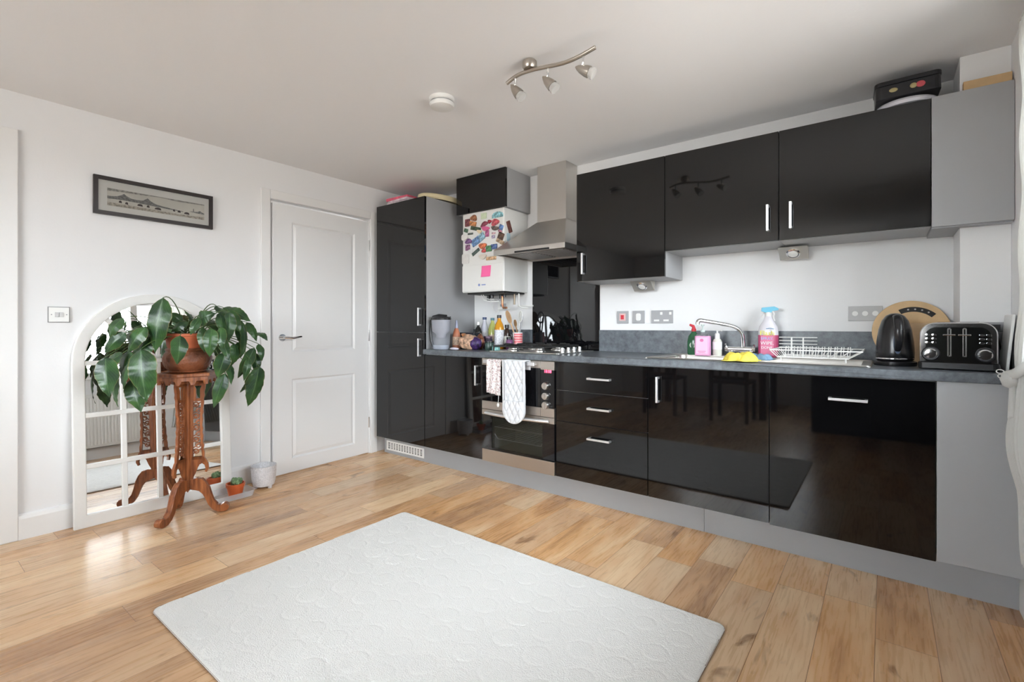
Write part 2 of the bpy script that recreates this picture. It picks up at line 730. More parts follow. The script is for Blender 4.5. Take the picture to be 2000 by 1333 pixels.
# ================================================================== THE ROOM
WT = .14
struct('floor', M().box(-.9, ROOM_X + WT, ROOM_Y - WT, WT, -.1, 0), mFLOOR)
struct('ceiling', M().box(-.9, ROOM_X + WT, ROOM_Y - WT, WT, ROOM_H, ROOM_H + .12), mCEIL)
DY0, DY1, DH = -1.452, -.602, 2.0          # kitchen door opening in the left wall
m = M()
m.box(-WT, 0, DY1, WT, 0, ROOM_H).box(-WT, 0, -2.80, DY0, 0, ROOM_H).box(-WT, 0, DY0, DY1, DH, ROOM_H)
m.box(-WT, 0, -3.72, -2.80, 2.02, ROOM_H).box(-WT, 0, ROOM_Y - WT, -3.72, 0, ROOM_H)
struct('wall_left', m, mWALL)
struct('wall_back', M().box(0, ROOM_X + WT, 0, WT, 0, ROOM_H), mWALL)
_a, _b, _c, _d = ADDED_WINDOW
struct('wall_front', M().box(0, _a, ROOM_Y - WT, ROOM_Y, 0, ROOM_H).box(_b, ROOM_X + WT, ROOM_Y - WT, ROOM_Y, 0, ROOM_H).box(_a, _b, ROOM_Y - WT, ROOM_Y, 0, _c).box(_a, _b, ROOM_Y - WT, ROOM_Y, _d, ROOM_H), mWALL)
m = M().ring([(_a, _c), (_b, _c), (_b, _d), (_a, _d)], [(_a + .055, _c + .055), (_b - .055, _c + .055), (_b - .055, _d - .055), (_a + .055, _d - .055)], 'y', ROOM_Y - .12, ROOM_Y - .07)
for k in (1, 2):
    xx = _a + (_b - _a) * k / 3
    m.box(xx - .03, xx + .03, ROOM_Y - .12, ROOM_Y - .07, _c + .05, _d - .05)
w = struct('window_2', m, mTRIM, bev=.004)  # invented window, lets frontal daylight in from behind the camera
M().box(_a + .05, _b - .05, ROOM_Y - .098, ROOM_Y - .094, _c + .05, _d - .05).out('window_pane', mPANE, w)
struct('wall_column', M().box(3.768, ROOM_X, -.25, 0, 0, ROOM_H), mWALL, bev=.003)
m = M()
(a0, a1, az0, az1), = WINDOWS
xr0, xr1 = ROOM_X, ROOM_X + WT
m.box(xr0, xr1, a1, 0, 0, ROOM_H).box(xr0, xr1, a0, a1, 0, az0).box(xr0, xr1, a0, a1, az1, ROOM_H)
m.box(xr0, xr1, ROOM_Y, a0, 0, ROOM_H)
struct('wall_right', m, mWALL)
# hallway seen through the slit beside the door
struct('wall_hall', M().box(-.9, -.8, -4, WT, 0, ROOM_H), mWALL)

for k, (y0, y1, z0, z1) in enumerate(WINDOWS):
    m = M()
    fw = .055
    x0, x1 = xr0 + .07, xr0 + .12
    m.box(x0, x1, y0, y1, z0, z0 + fw).box(x0, x1, y0, y1, z1 - fw, z1).box(x0, x1, y0, y0 + fw, z0, z1).box(x0, x1, y1 - fw, y1, z0, z1)
    nm = 3 if k == 0 else 2
    for i in range(1, nm):
        yy = y0 + (y1 - y0) * i / nm
        m.box(x0, x1, yy - .035, yy + .035, z0, z1)
    w = struct('window_%d' % (k + 1), m, mTRIM, bev=.004)
    M().box(x0 + .02, x0 + .024, y0 + fw, y1 - fw, z0 + fw, z1 - fw).out('window_pane', mPANE, w)
    if k == 0:
        M().box(xr0 - .03, xr0 + .07, y0 - .03, y1 + .03, z0 - .03, z0).out('window_sill', mTRIM, w, bev=.004)

# skirting and door casings
sk = [(0, 0), (.016, 0), (.016, .105), (.012, .122), (.006, .13), (0, .13)]
struct('baseboard_left', M().prism(sk, 'y', -2.73, -1.522), mTRIM)
m = M().prism([(-x, z) for x, z in sk], 'y', -5.6, -.499)
for v in m.bm.verts:
    v.co.x += ROOM_X
struct('baseboard_right', m, mTRIM)


def casing(name, y0, y1, h, w):
    m = M()
    m.box(0, .018, y0 - w, y0, 0, h + w).box(0, .018, y1, y1 + w, 0, h + w).box(0, .018, y0, y1, h, h + w)
    m.box(-WT, 0, y0, y0 + .012, 0, h).box(-WT, 0, y1 - .012, y1, 0, h).box(-WT, 0, y0, y1, h - .012, h)
    return struct(name, m, mTRIM, bev=.004)


casing('trim_1', DY0 - .003, DY1 + .003, DH + .006, .066)
casing('trim_2', -3.70, -2.80, 2.02, .07)
struct('door_2', M().box(-.09, -.05, -3.688, -2.812, .008, 2.008), mDOOR)


# kitchen door: hinged on the right, standing slightly ajar towards the room
def kitchen_door():
    W_, H_, T_ = .826, 1.972, .04
    y1 = -.614
    root = bpy.data.objects.new('door_1', None)
    COL.objects.link(root)
    root.location = (0.0, y1, .008)
    root.rotation_euler = (0, 0, R(1.6))
    tag(root, kind='structure')
    m = M()
    # local: hinge at y=0, door towards -y, room side at x=0
    panels = [(-.685, -.135, .89, 1.85), (-.685, -.135, .10, .69)]
    ys = [-W_, -.685, -.135, 0]
    zs = [0, .10, .69, .89, 1.85, H_]
    for i in range(3):
        for j in range(5):
            inner = i == 1 and j in (1, 3)
            if not inner:
                m.box(-T_, 0, ys[i], ys[i + 1], zs[j], zs[j + 1])
    bmesh.ops.remove_doubles(m.bm, verts=m.bm.verts, dist=1e-5)
    slab = m.out('door_slab', mDOOR, root, w=False)
    for y0, y1_, z0, z1 in panels:
        m = M()
        o = [(y0, z0), (y1_, z0), (y1_, z1), (y0, z1)]
        i1 = [(y0 + .012, z0 + .012), (y1_ - .012, z0 + .012), (y1_ - .012, z1 - .012), (y0 + .012, z1 - .012)]
        i2 = [(y0 + .034, z0 + .034), (y1_ - .034, z0 + .034), (y1_ - .034, z1 - .034), (y0 + .034, z1 - .034)]
        L0 = [m.bm.verts.new((0, *p)) for p in o]
        L1 = [m.bm.verts.new((-.011, *p)) for p in i1]
        L2 = [m.bm.verts.new((-.003, *p)) for p in i2]
        for A, B in ((L0, L1), (L1, L2)):
            for k in range(4):
                m.bm.faces.new([A[k], A[(k + 1) % 4], B[(k + 1) % 4], B[k]])
        m.bm.faces.new(L2)
        m.box(-T_, -.03, y0, y1_, z0, z1)
        m.out('door_panel', mDOOR, root, w=False)
    h = M()
    hy, hz = -W_ + .065, .998
    h.cyl((0, hy, hz), (.009, hy, hz), .026, n=28)
    h.cyl((.009, hy, hz), (.048, hy, hz), .0095)
    h.tube([(.048, hy - .006, hz), (.052, hy + .02, hz), (.05, hy + .06, hz - .004), (.046, hy + .10, hz + .003), (.040, hy + .128, hz + .006)], [.0095, .0095, .009, .008, .0075], n=12)
    h.out('handle', mCHROME, root, smooth=True, w=False)
    for z in (.26, 1.0, 1.77):
        M().cyl((.004, .004, z - .045), (.004, .004, z + .045), .006, n=12).out('hinge', mCHROME, root, smooth=True, w=False)


kitchen_door()


# ================================================================== KITCHEN UNITS
X0 = .069
SX = [X0 + .6 * i for i in range(7)]
YF = -.58          # front faces of the doors
G = .0018


def handle_v(x, z0, z1, y=YF, parent=None, name='handle'):
    m = M()
    m.box(x - .006, x + .006, y - .032, y - .022, z0, z1)
    m.box(x - .006, x + .006, y - .024, y, z0, z0 + .012).box(x - .006, x + .006, y - .024, y, z1 - .012, z1)
    return part_label(m.out(name, mHANDLE, parent, bev=.0015), 'silver bar handle')


def handle_h(x0, x1, z, y=YF, parent=None, name='handle'):
    m = M()
    m.box(x0, x1, y - .032, y - .022, z - .006, z + .006)
    m.box(x0, x0 + .012, y - .024, y, z - .006, z + .006).box(x1 - .012, x1, y - .024, y, z - .006, z + .006)
    return part_label(m.out(name, mHANDLE, parent, bev=.0015), 'silver bar handle')


def front(x0, x1, z0, z1, name, parent, y=YF):
    return M().box(x0 + G, x1 - G, y, y + .019, z0 + G, z1 - G).out(name, mBLACK, parent, bev=.0012)


# tall cabinet
t = thing('tall_cabinet', 'full-height cabinet with two black gloss doors and a grey side, next to the white door', 'cabinet', (SX[0], 0, .15))
M().box(SX[0], SX[1], YF + .02, -.002, .152, 2.103).out('body', mCARC, t, bev=.001)
d = front(SX[0], SX[1], 1.040, 2.105, 'door', t)
handle_v(.624, 1.093, 1.233, parent=d)
d = front(SX[0], SX[1], .15, 1.040, 'door', t)
handle_v(.624, .853, .993, parent=d)
part_label(M().box(.002, SX[0] - .001, -.5, -.48, .15, 2.10).out('filler_strip', mCARC, t), 'grey filler strip')

# corner base unit
BZ0, BZ1 = .15, .868
t = thing('base_cabinet', 'black gloss base cabinet with one door, between the tall cabinet and the oven', 'cabinet', (SX[1], 0, .15))
M().box(SX[1] + .001, SX[2] - .001, YF + .02, -.002, .152, .870).out('body', mCARC, t)
d = front(SX[1], SX[2], BZ0, BZ1, 'door', t)
handle_v(1.218, .672, .812, parent=d)

# drawers
t = thing('drawer_cabinet', 'black gloss base cabinet with three drawers, right of the oven', 'cabinet', (SX[3], 0, .15))
M().box(SX[3] + .001, SX[4] - .001, YF + .02, -.002, .152, .870).out('body', mCARC, t)
for z0, z1, hz in ((.690, BZ1, .778), (.500, .690, .600), (BZ0, .500, .421)):
    d = front(SX[3], SX[4], z0, z1, 'drawer', t)
    handle_h(2.103, 2.250, hz, parent=d)

# sink unit
t = thing('sink_cabinet', 'black gloss base cabinet under the sink, upright handle at its left edge', 'cabinet', (SX[4], 0, .15))
M().box(SX[4] + .001, SX[5] - .001, YF + .02, -.002, .152, .66).box(SX[4] + .001, SX[5] - .001, YF + .02, YF + .04, .66, .87).out('body', mCARC, t)
d = front(SX[4], SX[5], BZ0, BZ1, 'door', t)
handle_v(2.529, .676, .816, parent=d)

# integrated dishwasher
t = thing('integrated_dishwasher', 'wide black gloss appliance door with a level handle, beside the grey end panel', 'dishwasher', (SX[5], 0, .15))
M().box(SX[5] + .001, SX[6] - .001, YF + .02, -.002, .152, .870).out('body', mCARC, t)
d = front(SX[5], SX[6], BZ0 - .006, BZ1, 'door', t)
handle_h(3.306, 3.448, .770, parent=d)

tag(M().box(SX[6] + .001, ROOM_X - .001, YF, YF + .018, .15, .871).out('end_panel', mCARC, org=(SX[6], YF, .15), bev=.001), 'plain grey panel closing the base cabinets at the curtain end', 'panel')
t = thing('plinth', 'long grey kickboard running along the floor under the base cabinets', 'kickboard', (SX[0], -.5, 0))
M().box(SX[0] + .002, 2.745, -.498, -.480, 0, .149).out('board', mPLINTH, t)
M().box(2.747, ROOM_X - .001, -.498, -.480, 0, .149).out('board', mPLINTH, t)
g = M()
gx0, gx1, gz0, gz1 = .105, .575, .028, .106
g.ring([(gx0, gz0), (gx1, gz0), (gx1, gz1), (gx0, gz1)], [(gx0 + .02, gz0 + .014), (gx1 - .02, gz0 + .014), (gx1 - .02, gz1 - .014), (gx0 + .02, gz1 - .014)], 'y', -.503, -.497)
for i in range(1, 13):
    xx = gx0 + .02 + (gx1 - gx0 - .04) * i / 13
    g.box(xx - .007, xx + .007, -.502, -.498, gz0 + .014, gz1 - .014)
for i in (1, 2, 3, 4):
    zz = gz0 + .014 + .05 * i / 5
    g.box(gx0 + .02, gx1 - .02, -.501, -.4985, zz - .0022, zz + .0022)
part_label(g.out('vent_grille', mWHITEPL, t, bev=0), 'white slotted vent grille')
M().box(gx0 + .015, gx1 - .015, -.4988, -.4982, gz0 + .01, gz1 - .01).out('vent_backing', mBLKMATT, t)

# worktop with the sink cut-out
HX0, HX1, HY0, HY1 = 2.50, 2.86, -.47, -.15
m = M()
WX0, WX1 = SX[1] + .001, ROOM_X - .002
m.box(WX0, HX0, -.60, -.001, .872, .91).box(HX1, 3.766, -.60, -.001, .872, .91).box(3.766, WX1, -.60, -.252, .872, .91)
m.box(HX0, HX1, -.60, HY0, .872, .91).box(HX0, HX1, HY1, -.001, .872, .91)
bmesh.ops.remove_doubles(m.bm, verts=m.bm.verts, dist=1e-5)
tag(m.out('worktop', mTOP, org=(WX0, 0, .872), bev=.003), 'continuous dark slate-grey worktop over the base cabinets', 'worktop')
ups = tag(M().box(SX[1] + .002, 1.288, -.018, -.001, .911, 1.062).out('upstand', mTOP, org=(SX[1], 0, .911)), 'short slate-grey upstand behind the bottles, left of the black splashback', 'upstand')
tag(M().box(1.881, 3.767, -.018, -.001, .911, 1.062).box(3.752, 3.767, -.251, -.018, .911, 1.062).box(3.752, ROOM_X - .002, -.266, -.2515, .911, 1.062).out('upstand', mTOP, org=(1.88, 0, .911)), 'long slate-grey upstand running behind the sink, kettle and toaster', 'upstand')
tag(M().box(1.290, 1.879, -.008, -.001, .911, 1.70).out('splashback', mGLASSBLK, org=(1.29, 0, .911), bev=.001), 'black glass splashback behind the hob', 'splashback')


# ------------------------------------------------------------------ double oven
def oven():
    t = thing('double_oven', 'built-in stainless steel double oven with black glass, below the hob', 'oven', (SX[2], 0, .15))
    x0, x1 = SX[2] + .002, SX[3] - .002
    xs = 1.765
    m = M()
    m.box(x0, x1, -.56, -.30, .152, .236).box(x0, x1, -.56, -.004, .478, .870).box(x0, x1, -.30, -.004, .152, .478)
    m.box(x0, x0 + .07, -.56, -.30, .236, .478).box(x1 - .08, x1, -.56, -.30, .236, .478)
    part_label(m.out('body', flat('dark_oven_cavity', (.26, .26, .22), .5), t), 'dark oven interior')
    y0, y1 = -.592, -.562
    # upper door
    d = M().box(x0, xs - .002, y0, y1, .572, .820).out('upper_oven_door', mGLASSBLK, t, bev=.001)
    part_label(d, 'black glass door')
    for za, zb_ in ((.821, .866), (.515, .571)):
        part_label(M().box(x0, xs - .002, y0 - .002, y1, za, zb_).out('door_trim', mSTEELD, d, bev=.001), 'steel strip')
    m = M().box(1.315, 1.742, y0 - .045, y0 - .030, .836, .860)
    m.box(1.32, 1.345, y0 - .03, y0 - .002, .838, .85).box(1.71, 1.735, y0 - .03, y0 - .002, .838, .85)
    m.out('handle', mHANDLE, d, bev=.003)
    # control column
    c = M().box(xs, x1, y0, y1, .572, .812).out('control_panel', mGLASSBLK, t, bev=.001)
    part_label(c, 'black glass control panel')
    for za, zb_ in ((.813, .866), (.515, .571)):
        part_label(M().box(xs, x1, y0 - .002, y1, za, zb_).out('panel_trim', mSTEELD, c, bev=.001), 'steel strip')
    kx = 1.806
    for z in (.712, .648, .590):
        k = M().lathe([(.0255, 0), (.0245, .012), (.021, .022), (0, .023)], n=28, T=Matrix.Translation((kx, y0, z)) @ Matrix.Rotation(R(90), 4, 'X'))
        k.box(kx - .003, kx + .003, y0 - .027, y0 - .02, z - .017, z + .017)
        part_label(k.out('knob', mSTEEL, c, smooth=True, ang=35), 'round steel knob')
    part_label(text_part('clock_display', '18:08', .026, Matrix.Translation((1.818, y0 - .0012, .803)) @ Matrix.Rotation(R(90), 4, 'X'), flat('red_clock_digits', (1, .05, .10), emis=2.2), c), 'red lit clock digits')
    # lower door
    m = M()
    m.ring([(x0, .239), (x1, .239), (x1, .474), (x0, .474)], [(x0 + .088, .251), (x1 - .09, .251), (x1 - .09, .462), (x0 + .088, .462)], 'y', y0, y1)
    d = part_label(m.out('lower_oven_door', mGLASSBLK, t), 'black glass door frame')
    part_label(M().box(x0, x1, y0 - .002, y1, .475, .512).out('door_trim', mSTEELD, d, bev=.001), 'steel strip')
    part_label(M().box(x0 + .088, x1 - .09, y0 + .004, y0 + .008, .251, .462).out('window', mOVENGL, d), 'smoked glass window')
    m = M()
    n = 14
    out = []
    for i in range(n + 1):
        a = i / n
        out.append((1.318 + .515 * a, y0 - .014 - .030 * math.sin(PI * a) ** .6, .492))
    m.tube(out, [.016] * (n + 1), n=12, flatten=.75)
    m.out('handle', mHANDLE, d, smooth=True)
    # racks inside
    m = M()
    for z in (.395, .315):
        m.tube([(x0 + .092, -.566, z + (.03 if z < .35 else 0)), (x0 + .12, -.566, z), (x1 - .12, -.566, z), (x1 - .094, -.566, z + (.03 if z < .35 else 0))], .0032, n=6)
        for k in range(11):
            xx = x0 + .10 + .38 * k / 10
            m.tube([(xx, -.566, z), (xx, -.32, z)], .0014, n=5)
    part_label(m.out('rack', mHANDLE, t), 'wire oven rack')
    part_label(M().box(x0, x1, y0, y1, .152, .236).out('bottom_panel', mSTEELD, t, bev=.001), 'steel kick panel')


oven()


# towel and double oven glove over the upper handle
def hang(fn, nu, nv, name, m, org, label, cat, solid):
    g = M().grid(fn, nu, nv)
    o = g.out(name, m, org=org, smooth=True, solid=solid, ang=80)
    return tag(o, label, cat)


def towel_fn(a, b):
    x = 1.366 + .126 * a - .01 * b * a
    s = b * .30 - .05
    zt = .862
    wob = .006 * math.sin(a * 14 + b * 3) * min(1, abs(b) * 2)
    if s < 0:
        return (x, -.607 + .004, zt + s * .9)
    if s < .03:
        k = s / .03
        return (x, -.604 - .044 * k, zt + .004 * math.sin(PI * k))
    return (x, -.649 - wob - .006 * b, zt - (s - .03) - .014 * a * b)


hang(towel_fn, 22, 30, 'tea_towel', mTOWEL, (1.335, -.649, .60), 'floral-patterned tea towel hanging on the oven handle', 'towel', .004)
tagc = M().tube([(1.474, -.660, .66), (1.476, -.664, .60), (1.473, -.664, .580)], .0016, n=6).ell((1.473, -.665, .567), (.010, .006, .014))
tag(tagc.out('towel_tag', mWHITEPL, org=(1.473, -.665, .58), smooth=True), 'small white tag on a thread below the tea towel', 'tag')


def glove():
    t = thing('oven_glove', 'white quilted double oven glove hanging on the oven handle', 'oven glove', (1.60, -.655, .46))
    x0, x1, zt, zb = 1.515, 1.690, .866, .462
    W_ = x1 - x0
    nx, nz = 40, 90

    def face(yb, amp, z_from, z_to):
        def f(a, b):
            z = z_from + (z_to - z_from) * b
            x = x0 + W_ * a
            r = W_ * .48
            zc = zb + r
            if z < zc:
                h = math.sqrt(max(0, r * r - (zc - z) ** 2)) / r
                x = (x0 + x1) / 2 + (a - .5) * W_ * max(h, .02)
            q = min(abs(math.sin((x * 1.0 + z * .55) * 70)), abs(math.sin((x * 1.0 - z * .55) * 70)))
            e = min(1, a * 8, (1 - a) * 8)
            sh = .010 * math.sin((z - .5) * 9)
            return (x - .012 * (z - .86) - .004, yb - amp * (.2 + 1.1 * q ** .6) * e + sh * .3, z)
        return f
    m = M().grid(face(-.655, .0100, zt, zb), nx, nz)
    part_label(m.out('glove_body', mGLOVE, t, smooth=True, ang=80, solid=.006), 'quilted white cotton')
    m = M().grid(face(-.669, .0090, zb + .145, zb), nx, 40)
    part_label(m.out('pocket', mGLOVE, t, smooth=True, ang=80, solid=.005), 'quilted hand pocket')
    pts = [(x0 + .001 - .012 * (z - .86), -.668, z) for z in [zt - (zt - zb - .085) * i / 8 for i in range(9)]]
    r = W_ * .48
    pts += [((x0 + x1) / 2 + r * math.cos(a) + .002, -.670, zb + r + r * math.sin(a)) for a in [PI + PI * i / 14 for i in range(15)]]
    pts += [(x1 - .001 - .012 * (z - .86) - .006, -.668, z) for z in [zb + .085 + (zt - zb - .085) * i / 8 for i in range(9)]]
    M().tube(pts, .0045, n=8).out('binding', mGLOVE, t, smooth=True)
    m = M()
    m.grid(lambda a, b: (x0 + W_ * a, -.600 - .056 * b, zt + .003 * math.sin(PI * b)), 8, 6)
    m.grid(lambda a, b: (x0 + W_ * a, -.600, zt - .06 * b), 4, 2)
    m.out('top_fold', mGLOVE, t, smooth=True, solid=.006, ang=80)


glove()


# ------------------------------------------------------------------ upper cabinets
UY, UT, UB1, UB2 = -.321, 2.106, 1.388, 1.536


def upper(label, x0, x1, zb, hx=None):
    t = thing('wall_cabinet', label, 'cabinet', (x0, 0, zb), group='black wall cabinets over the worktop')
    M().box(x0 + .0005, x1 - .0005, UY + .02, -.002, zb - .002, UT).out('body', mCARC, t, bev=.001)
    d = M().box(x0 + G, x1 - G, UY, UY + .019, zb, UT - .004).out('door', mBLACK, t, bev=.0012)
    if hx:
        handle_v(hx[0], hx[1], hx[2], y=UY, parent=d)
    return t


upper('tallest black gloss wall cabinet, hanging right beside the cooker hood', SX[3], SX[4], UB1, (1.925, 1.431, 1.571))
upper('black gloss wall cabinet in the middle, handle at its lower right corner', SX[4], SX[5], UB2, (3.020, 1.587, 1.724))
upper('black gloss wall cabinet beside the upper grey panel, handle at its lower left corner', SX[5], SX[6], UB2, (3.125, 1.587, 1.724))
tag(M().box(SX[6] + .001, ROOM_X - .002, UY, UY + .018, UB2 - .006, UT).box(SX[6] + .001, 3.766, UY + .018, -.002, UT - .02, UT).box(SX[6] + .001, 3.766, UY + .018, -.002, UB2 - .012, UB2 + .006)
    .box(3.766, ROOM_X - .002, UY + .018, -.252, UT - .02, UT).box(3.766, ROOM_X - .002, UY + .018, -.252, UB2 - .012, UB2 + .006)
    .out('wall_panel', mCARC, org=(SX[6], 0, UB2), bev=.001), 'plain grey panel filling the gap between the black wall cabinets and the window wall', 'panel')

# box above boiler
t = thing('boiler_cabinet', 'small black gloss box cabinet with a grey side, up at the ceiling over the boiler', 'cabinet', (.76, 0, 1.985))
M().box(.760, 1.264, -.30, -.002, 1.985, 2.279).out('body', mCARC, t, bev=.001)
M().box(.760, 1.264, -.321, -.301, 1.985, 2.279).out('door', mBLACK, t, bev=.001)


# ------------------------------------------------------------------ boiler with pipes
BX0, BX1, BYF, BZB, BZT = .815, 1.240, -.31, 1.355, 1.983
t = thing('wall_boiler', 'white wall-hung gas boiler covered in magnets, under the small black cabinet', 'boiler', (1.03, 0, BZB))
m = M().prism(rrect(BX0, BX1, BYF, -.002, .012, 4), 'z', BZB, BZT)
m.out('casing', mBOILER, t, bev=.002)
part_label(M().box(BX0 + .004, BX1 - .004, BYF - .006, BYF - .0005, BZB + .006, 1.568).out('control_flap', mBOILER, t, bev=.003), 'white drop-down flap')
part_label(M().cyl((1.0, BYF - .0065, 1.41), (1.0, BYF - .0085, 1.41), .010).box(1.025, 1.065, BYF - .0075, BYF - .006, 1.406, 1.414).out('badge', flat('pale_blue_badge', (.25, .32, .6)), t), 'small pale blue badge')
part_label(M().box(BX0 + .03, BX1 - .02, BYF + .03, -.02, BZB - .012, BZB).out('underside', mBLKMATT, t), 'dark underside')
for xx, yy, zz in ((.93, -.12, 1.30), (1.00, -.16, 1.315), (1.06, -.12, 1.31), (1.11, -.14, 1.32)):
    part_label(M().cyl((xx, yy, BZB - .012), (xx, yy, zz), .014, n=12).out('valve', mBLKPLASTIC, t, smooth=True), 'dark valve under the boiler')
part_label(M().tube([(1.09, -.14, 1.33), (1.09, -.14, 1.26), (1.10, -.14, 1.235), (1.135, -.14, 1.235)], .009, n=10).out('pipe', mCOPPER, t, smooth=True), 'copper pipe')
part_label(M().tube([(1.18, -.10, 1.345), (1.18, -.10, 1.26)], .008, n=10).out('pipe', flat('dull_brass', (.30, .24, .18), .4, metal=.8), t, smooth=True), 'dull metal pipe')
for P_, r_ in (([(.90, -.18, 1.345), (.93, -.18, 1.30), (.99, -.17, 1.285), (1.04, -.12, 1.29)], .004), ([(.92, -.18, 1.345), (.95, -.18, 1.31), (1.02, -.16, 1.30)], .004),
               ([(1.225, -.10, 1.345), (1.225, -.10, 1.25), (1.235, -.08, 1.235), (1.275, -.05, 1.232)], .006),
               ([(.935 + .038 * math.cos(a), -.03, 1.255 + .055 * math.sin(a)) for a in [.9 * PI + 1.9 * PI * i / 20 for i in range(20)]], .003)):
    part_label(M().tube(P_, r_, n=8).out('cable', mWHITEPL, t, smooth=True), 'white cable')
part_label(M().box(1.15, 1.30, -.022, -.002, 1.245, 1.257).out('conduit', mWHITEPL, t), 'white cable conduit')
t2 = thing('fused_switch', 'small white fused switch box on the wall under the boiler', 'switch', (1.0, 0, 1.23))
M().box(.955, 1.065, -.035, -.001, 1.225, 1.295).out('box', mWHITEPL, t2, bev=.004)
part_label(M().box(.985, 1.003, -.039, -.035, 1.25, 1.27).box(1.02, 1.045, -.038, -.035, 1.245, 1.275).out('rocker', mGREYPL, t2, bev=.001), 'grey rocker')


# magnets: (crop x, crop y, w, h, tilt, colour, name, label)
def magnets():
    data = [
        (455, 155, 60, 80, 0, (.62, .72, .52), 'rect', 'pale green card magnet at the top of the boiler'),
        (645, 135, 115, 75, 0, (.25, .50, .55), 'dome', 'teal dome-shaped magnet near the top right of the boiler front'),
        (318, 185, 75, 80, 10, (.33, .14, .07), 'round', 'brown bear-shaped magnet near the top left of the boiler'),
        (232, 250, 55, 100, 0, (.20, .06, .07), 'rect', 'dark maroon upright magnet at the upper left edge of the boiler'),
        (305, 262, 80, 60, 15, (.55, .24, .10), 'rect', 'orange-brown magnet under the brown bear-shaped one'),
        (345, 330, 115, 50, 15, (.05, .08, .05), 'rect', 'long dark green magnet left of centre on the boiler'),
        (212, 355, 45, 50, 20, (.08, .15, .10), 'rect', 'small bottle-green magnet at the left edge of the boiler'),
        (272, 400, 58, 26, 0, (.10, .12, .11), 'rect', 'tiny charcoal strip magnet left on the boiler'),
        (462, 268, 80, 60, -20, (.24, .05, .08), 'round', 'maroon rounded magnet beside the red-and-pink magnet on the boiler'),
        (478, 325, 85, 60, 10, (.70, .13, .30), 'round', 'bright magenta magnet in the middle of the boiler'),
        (502, 395, 40, 85, 0, (.42, .12, .25), 'rect', 'tall plum-pink magnet below the magenta one'),
        (535, 232, 40, 50, 0, (.32, .03, .05), 'round', 'small dark red magnet above the maroon rounded one'),
        (612, 242, 80, 85, -12, (.55, .10, .12), 'round', 'red-and-pink heart-like magnet upper right on the boiler'),
        (610, 322, 85, 55, 10, (.13, .10, .09), 'round', 'dark brown-grey magnet under the red-and-pink one'),
        (692, 310, 45, 65, 25, (.12, .22, .45), 'rect', 'blue slanted magnet near the right edge of the boiler front'),
        (590, 392, 38, 26, 0, (.55, .35, .38), 'rect', 'tiny dusty pink magnet in the column right of centre'),
        (586, 440, 34, 40, 0, (.35, .30, .42), 'rect', 'tiny lilac-grey magnet right of centre on the boiler'),
        (678, 362, 38, 38, 45, (.45, .20, .25), 'rect', 'small rose diamond magnet right on the boiler'),
        (690, 430, 62, 88, 25, (.12, .07, .05), 'rect', 'dark brown tilted picture magnet by the right edge of the boiler front'),
        (680, 505, 88, 50, 30, (.42, .30, .20), 'rect', 'tan and cream tilted magnet just above the hood tip'),
        (395, 368, 55, 45, 20, (.75, .62, .42), 'round', 'cream and orange magnet left of centre on the boiler'),
        (345, 505, 95, 100, -25, (.16, .28, .50), 'rect', 'large blue tilted picture magnet on the left of the boiler'),
        (428, 440, 60, 95, -30, (.30, .48, .66), 'rect', 'light blue tilted magnet touching the large blue one'),
        (248, 505, 80, 70, 0, (.20, .10, .24), 'round', 'purple rounded magnet low at the left edge of the boiler'),
        (236, 590, 52, 80, 0, (.26, .12, .22), 'rect', 'dusky purple magnet below the rounded purple one'),
        (440, 565, 85, 75, 0, (.68, .16, .07), 'round', 'orange-red crab-like magnet low in the middle of the boiler'),
        (456, 632, 45, 55, 0, (.60, .10, .10), 'round', 'bright red round magnet under the orange-red one'),
        (525, 602, 62, 78, 0, (.10, .27, .13), 'rect', 'green square magnet low on the boiler'),
        (596, 575, 66, 66, 0, (.10, .16, .35), 'rect', 'navy square magnet next to the green one'),
        (345, 650, 90, 45, -30, (.07, .10, .09), 'rect', 'blackish green slanted magnet low left on the boiler'),
        (276, 640, 55, 60, 0, (.75, .75, .74), 'round', 'white round magnet low left on the boiler'),
        (556, 735, 105, 45, 0, (.62, .38, .22), 'rect', 'wide tan magnet just above the boiler flap'),
        (440, 712, 80, 70, 0, (.74, .68, .60), 'round', 'faint cream round magnet above the boiler flap'),
        (205, 745, 80, 130, 0, (.74, .72, .70), 'rect', 'white paper note at the lower left edge of the magnets'),
        (190, 450, 75, 80, 0, (.78, .76, .74), 'round', 'white disc magnet sticking out past the left edge of the boiler'),
    ]
    for cx, cy, w, h, tilt, col, kind, lab in data:
        p = at(880 + cx / 7.017, 400 + cy / 7.017, 'y', BYF - .003)
        if p.x < .83:
            p.x = max(p.x, .812)
        sc = .0053 / 7.017 * 1.02
        ww, hh = w * sc / 2 * 1.22, h * (3.35 / 948.18) / 7.017 / 2 * 1.18
        T = Matrix.Translation((p.x, BYF - .001, p.z)) @ Matrix.Rotation(R(90), 4, 'X') @ Matrix.Rotation(R(-tilt), 4, 'Z')
        m = M()
        if kind == 'rect':
            m.prism(rrect(-ww, ww, -hh, hh, min(ww, hh) * .25, 3), 'z', 0, .004, T=T)
        elif kind == 'dome':
            m.prism([(-ww, -hh), (ww, -hh)] + [(ww * math.cos(a), -hh * .2 + hh * 1.2 * math.sin(a)) for a in [PI * i / 10 for i in range(11)]], 'z', 0, .005, T=T)
        else:
            pts = []
            for i in range(18):
                a = 2 * PI * i / 18
                k = 1 + .13 * math.sin(3 * a + cx)
                pts.append((ww * k * math.cos(a), hh * k * math.sin(a)))
            m.prism(pts, 'z', 0, .006, T=T)
        nm = 'magnet_colour_%d_%d' % (cx, cy)
        mm = mat(nm, col, .45, var=(55 + cx % 20, .75 if max(col) < .7 else .06))
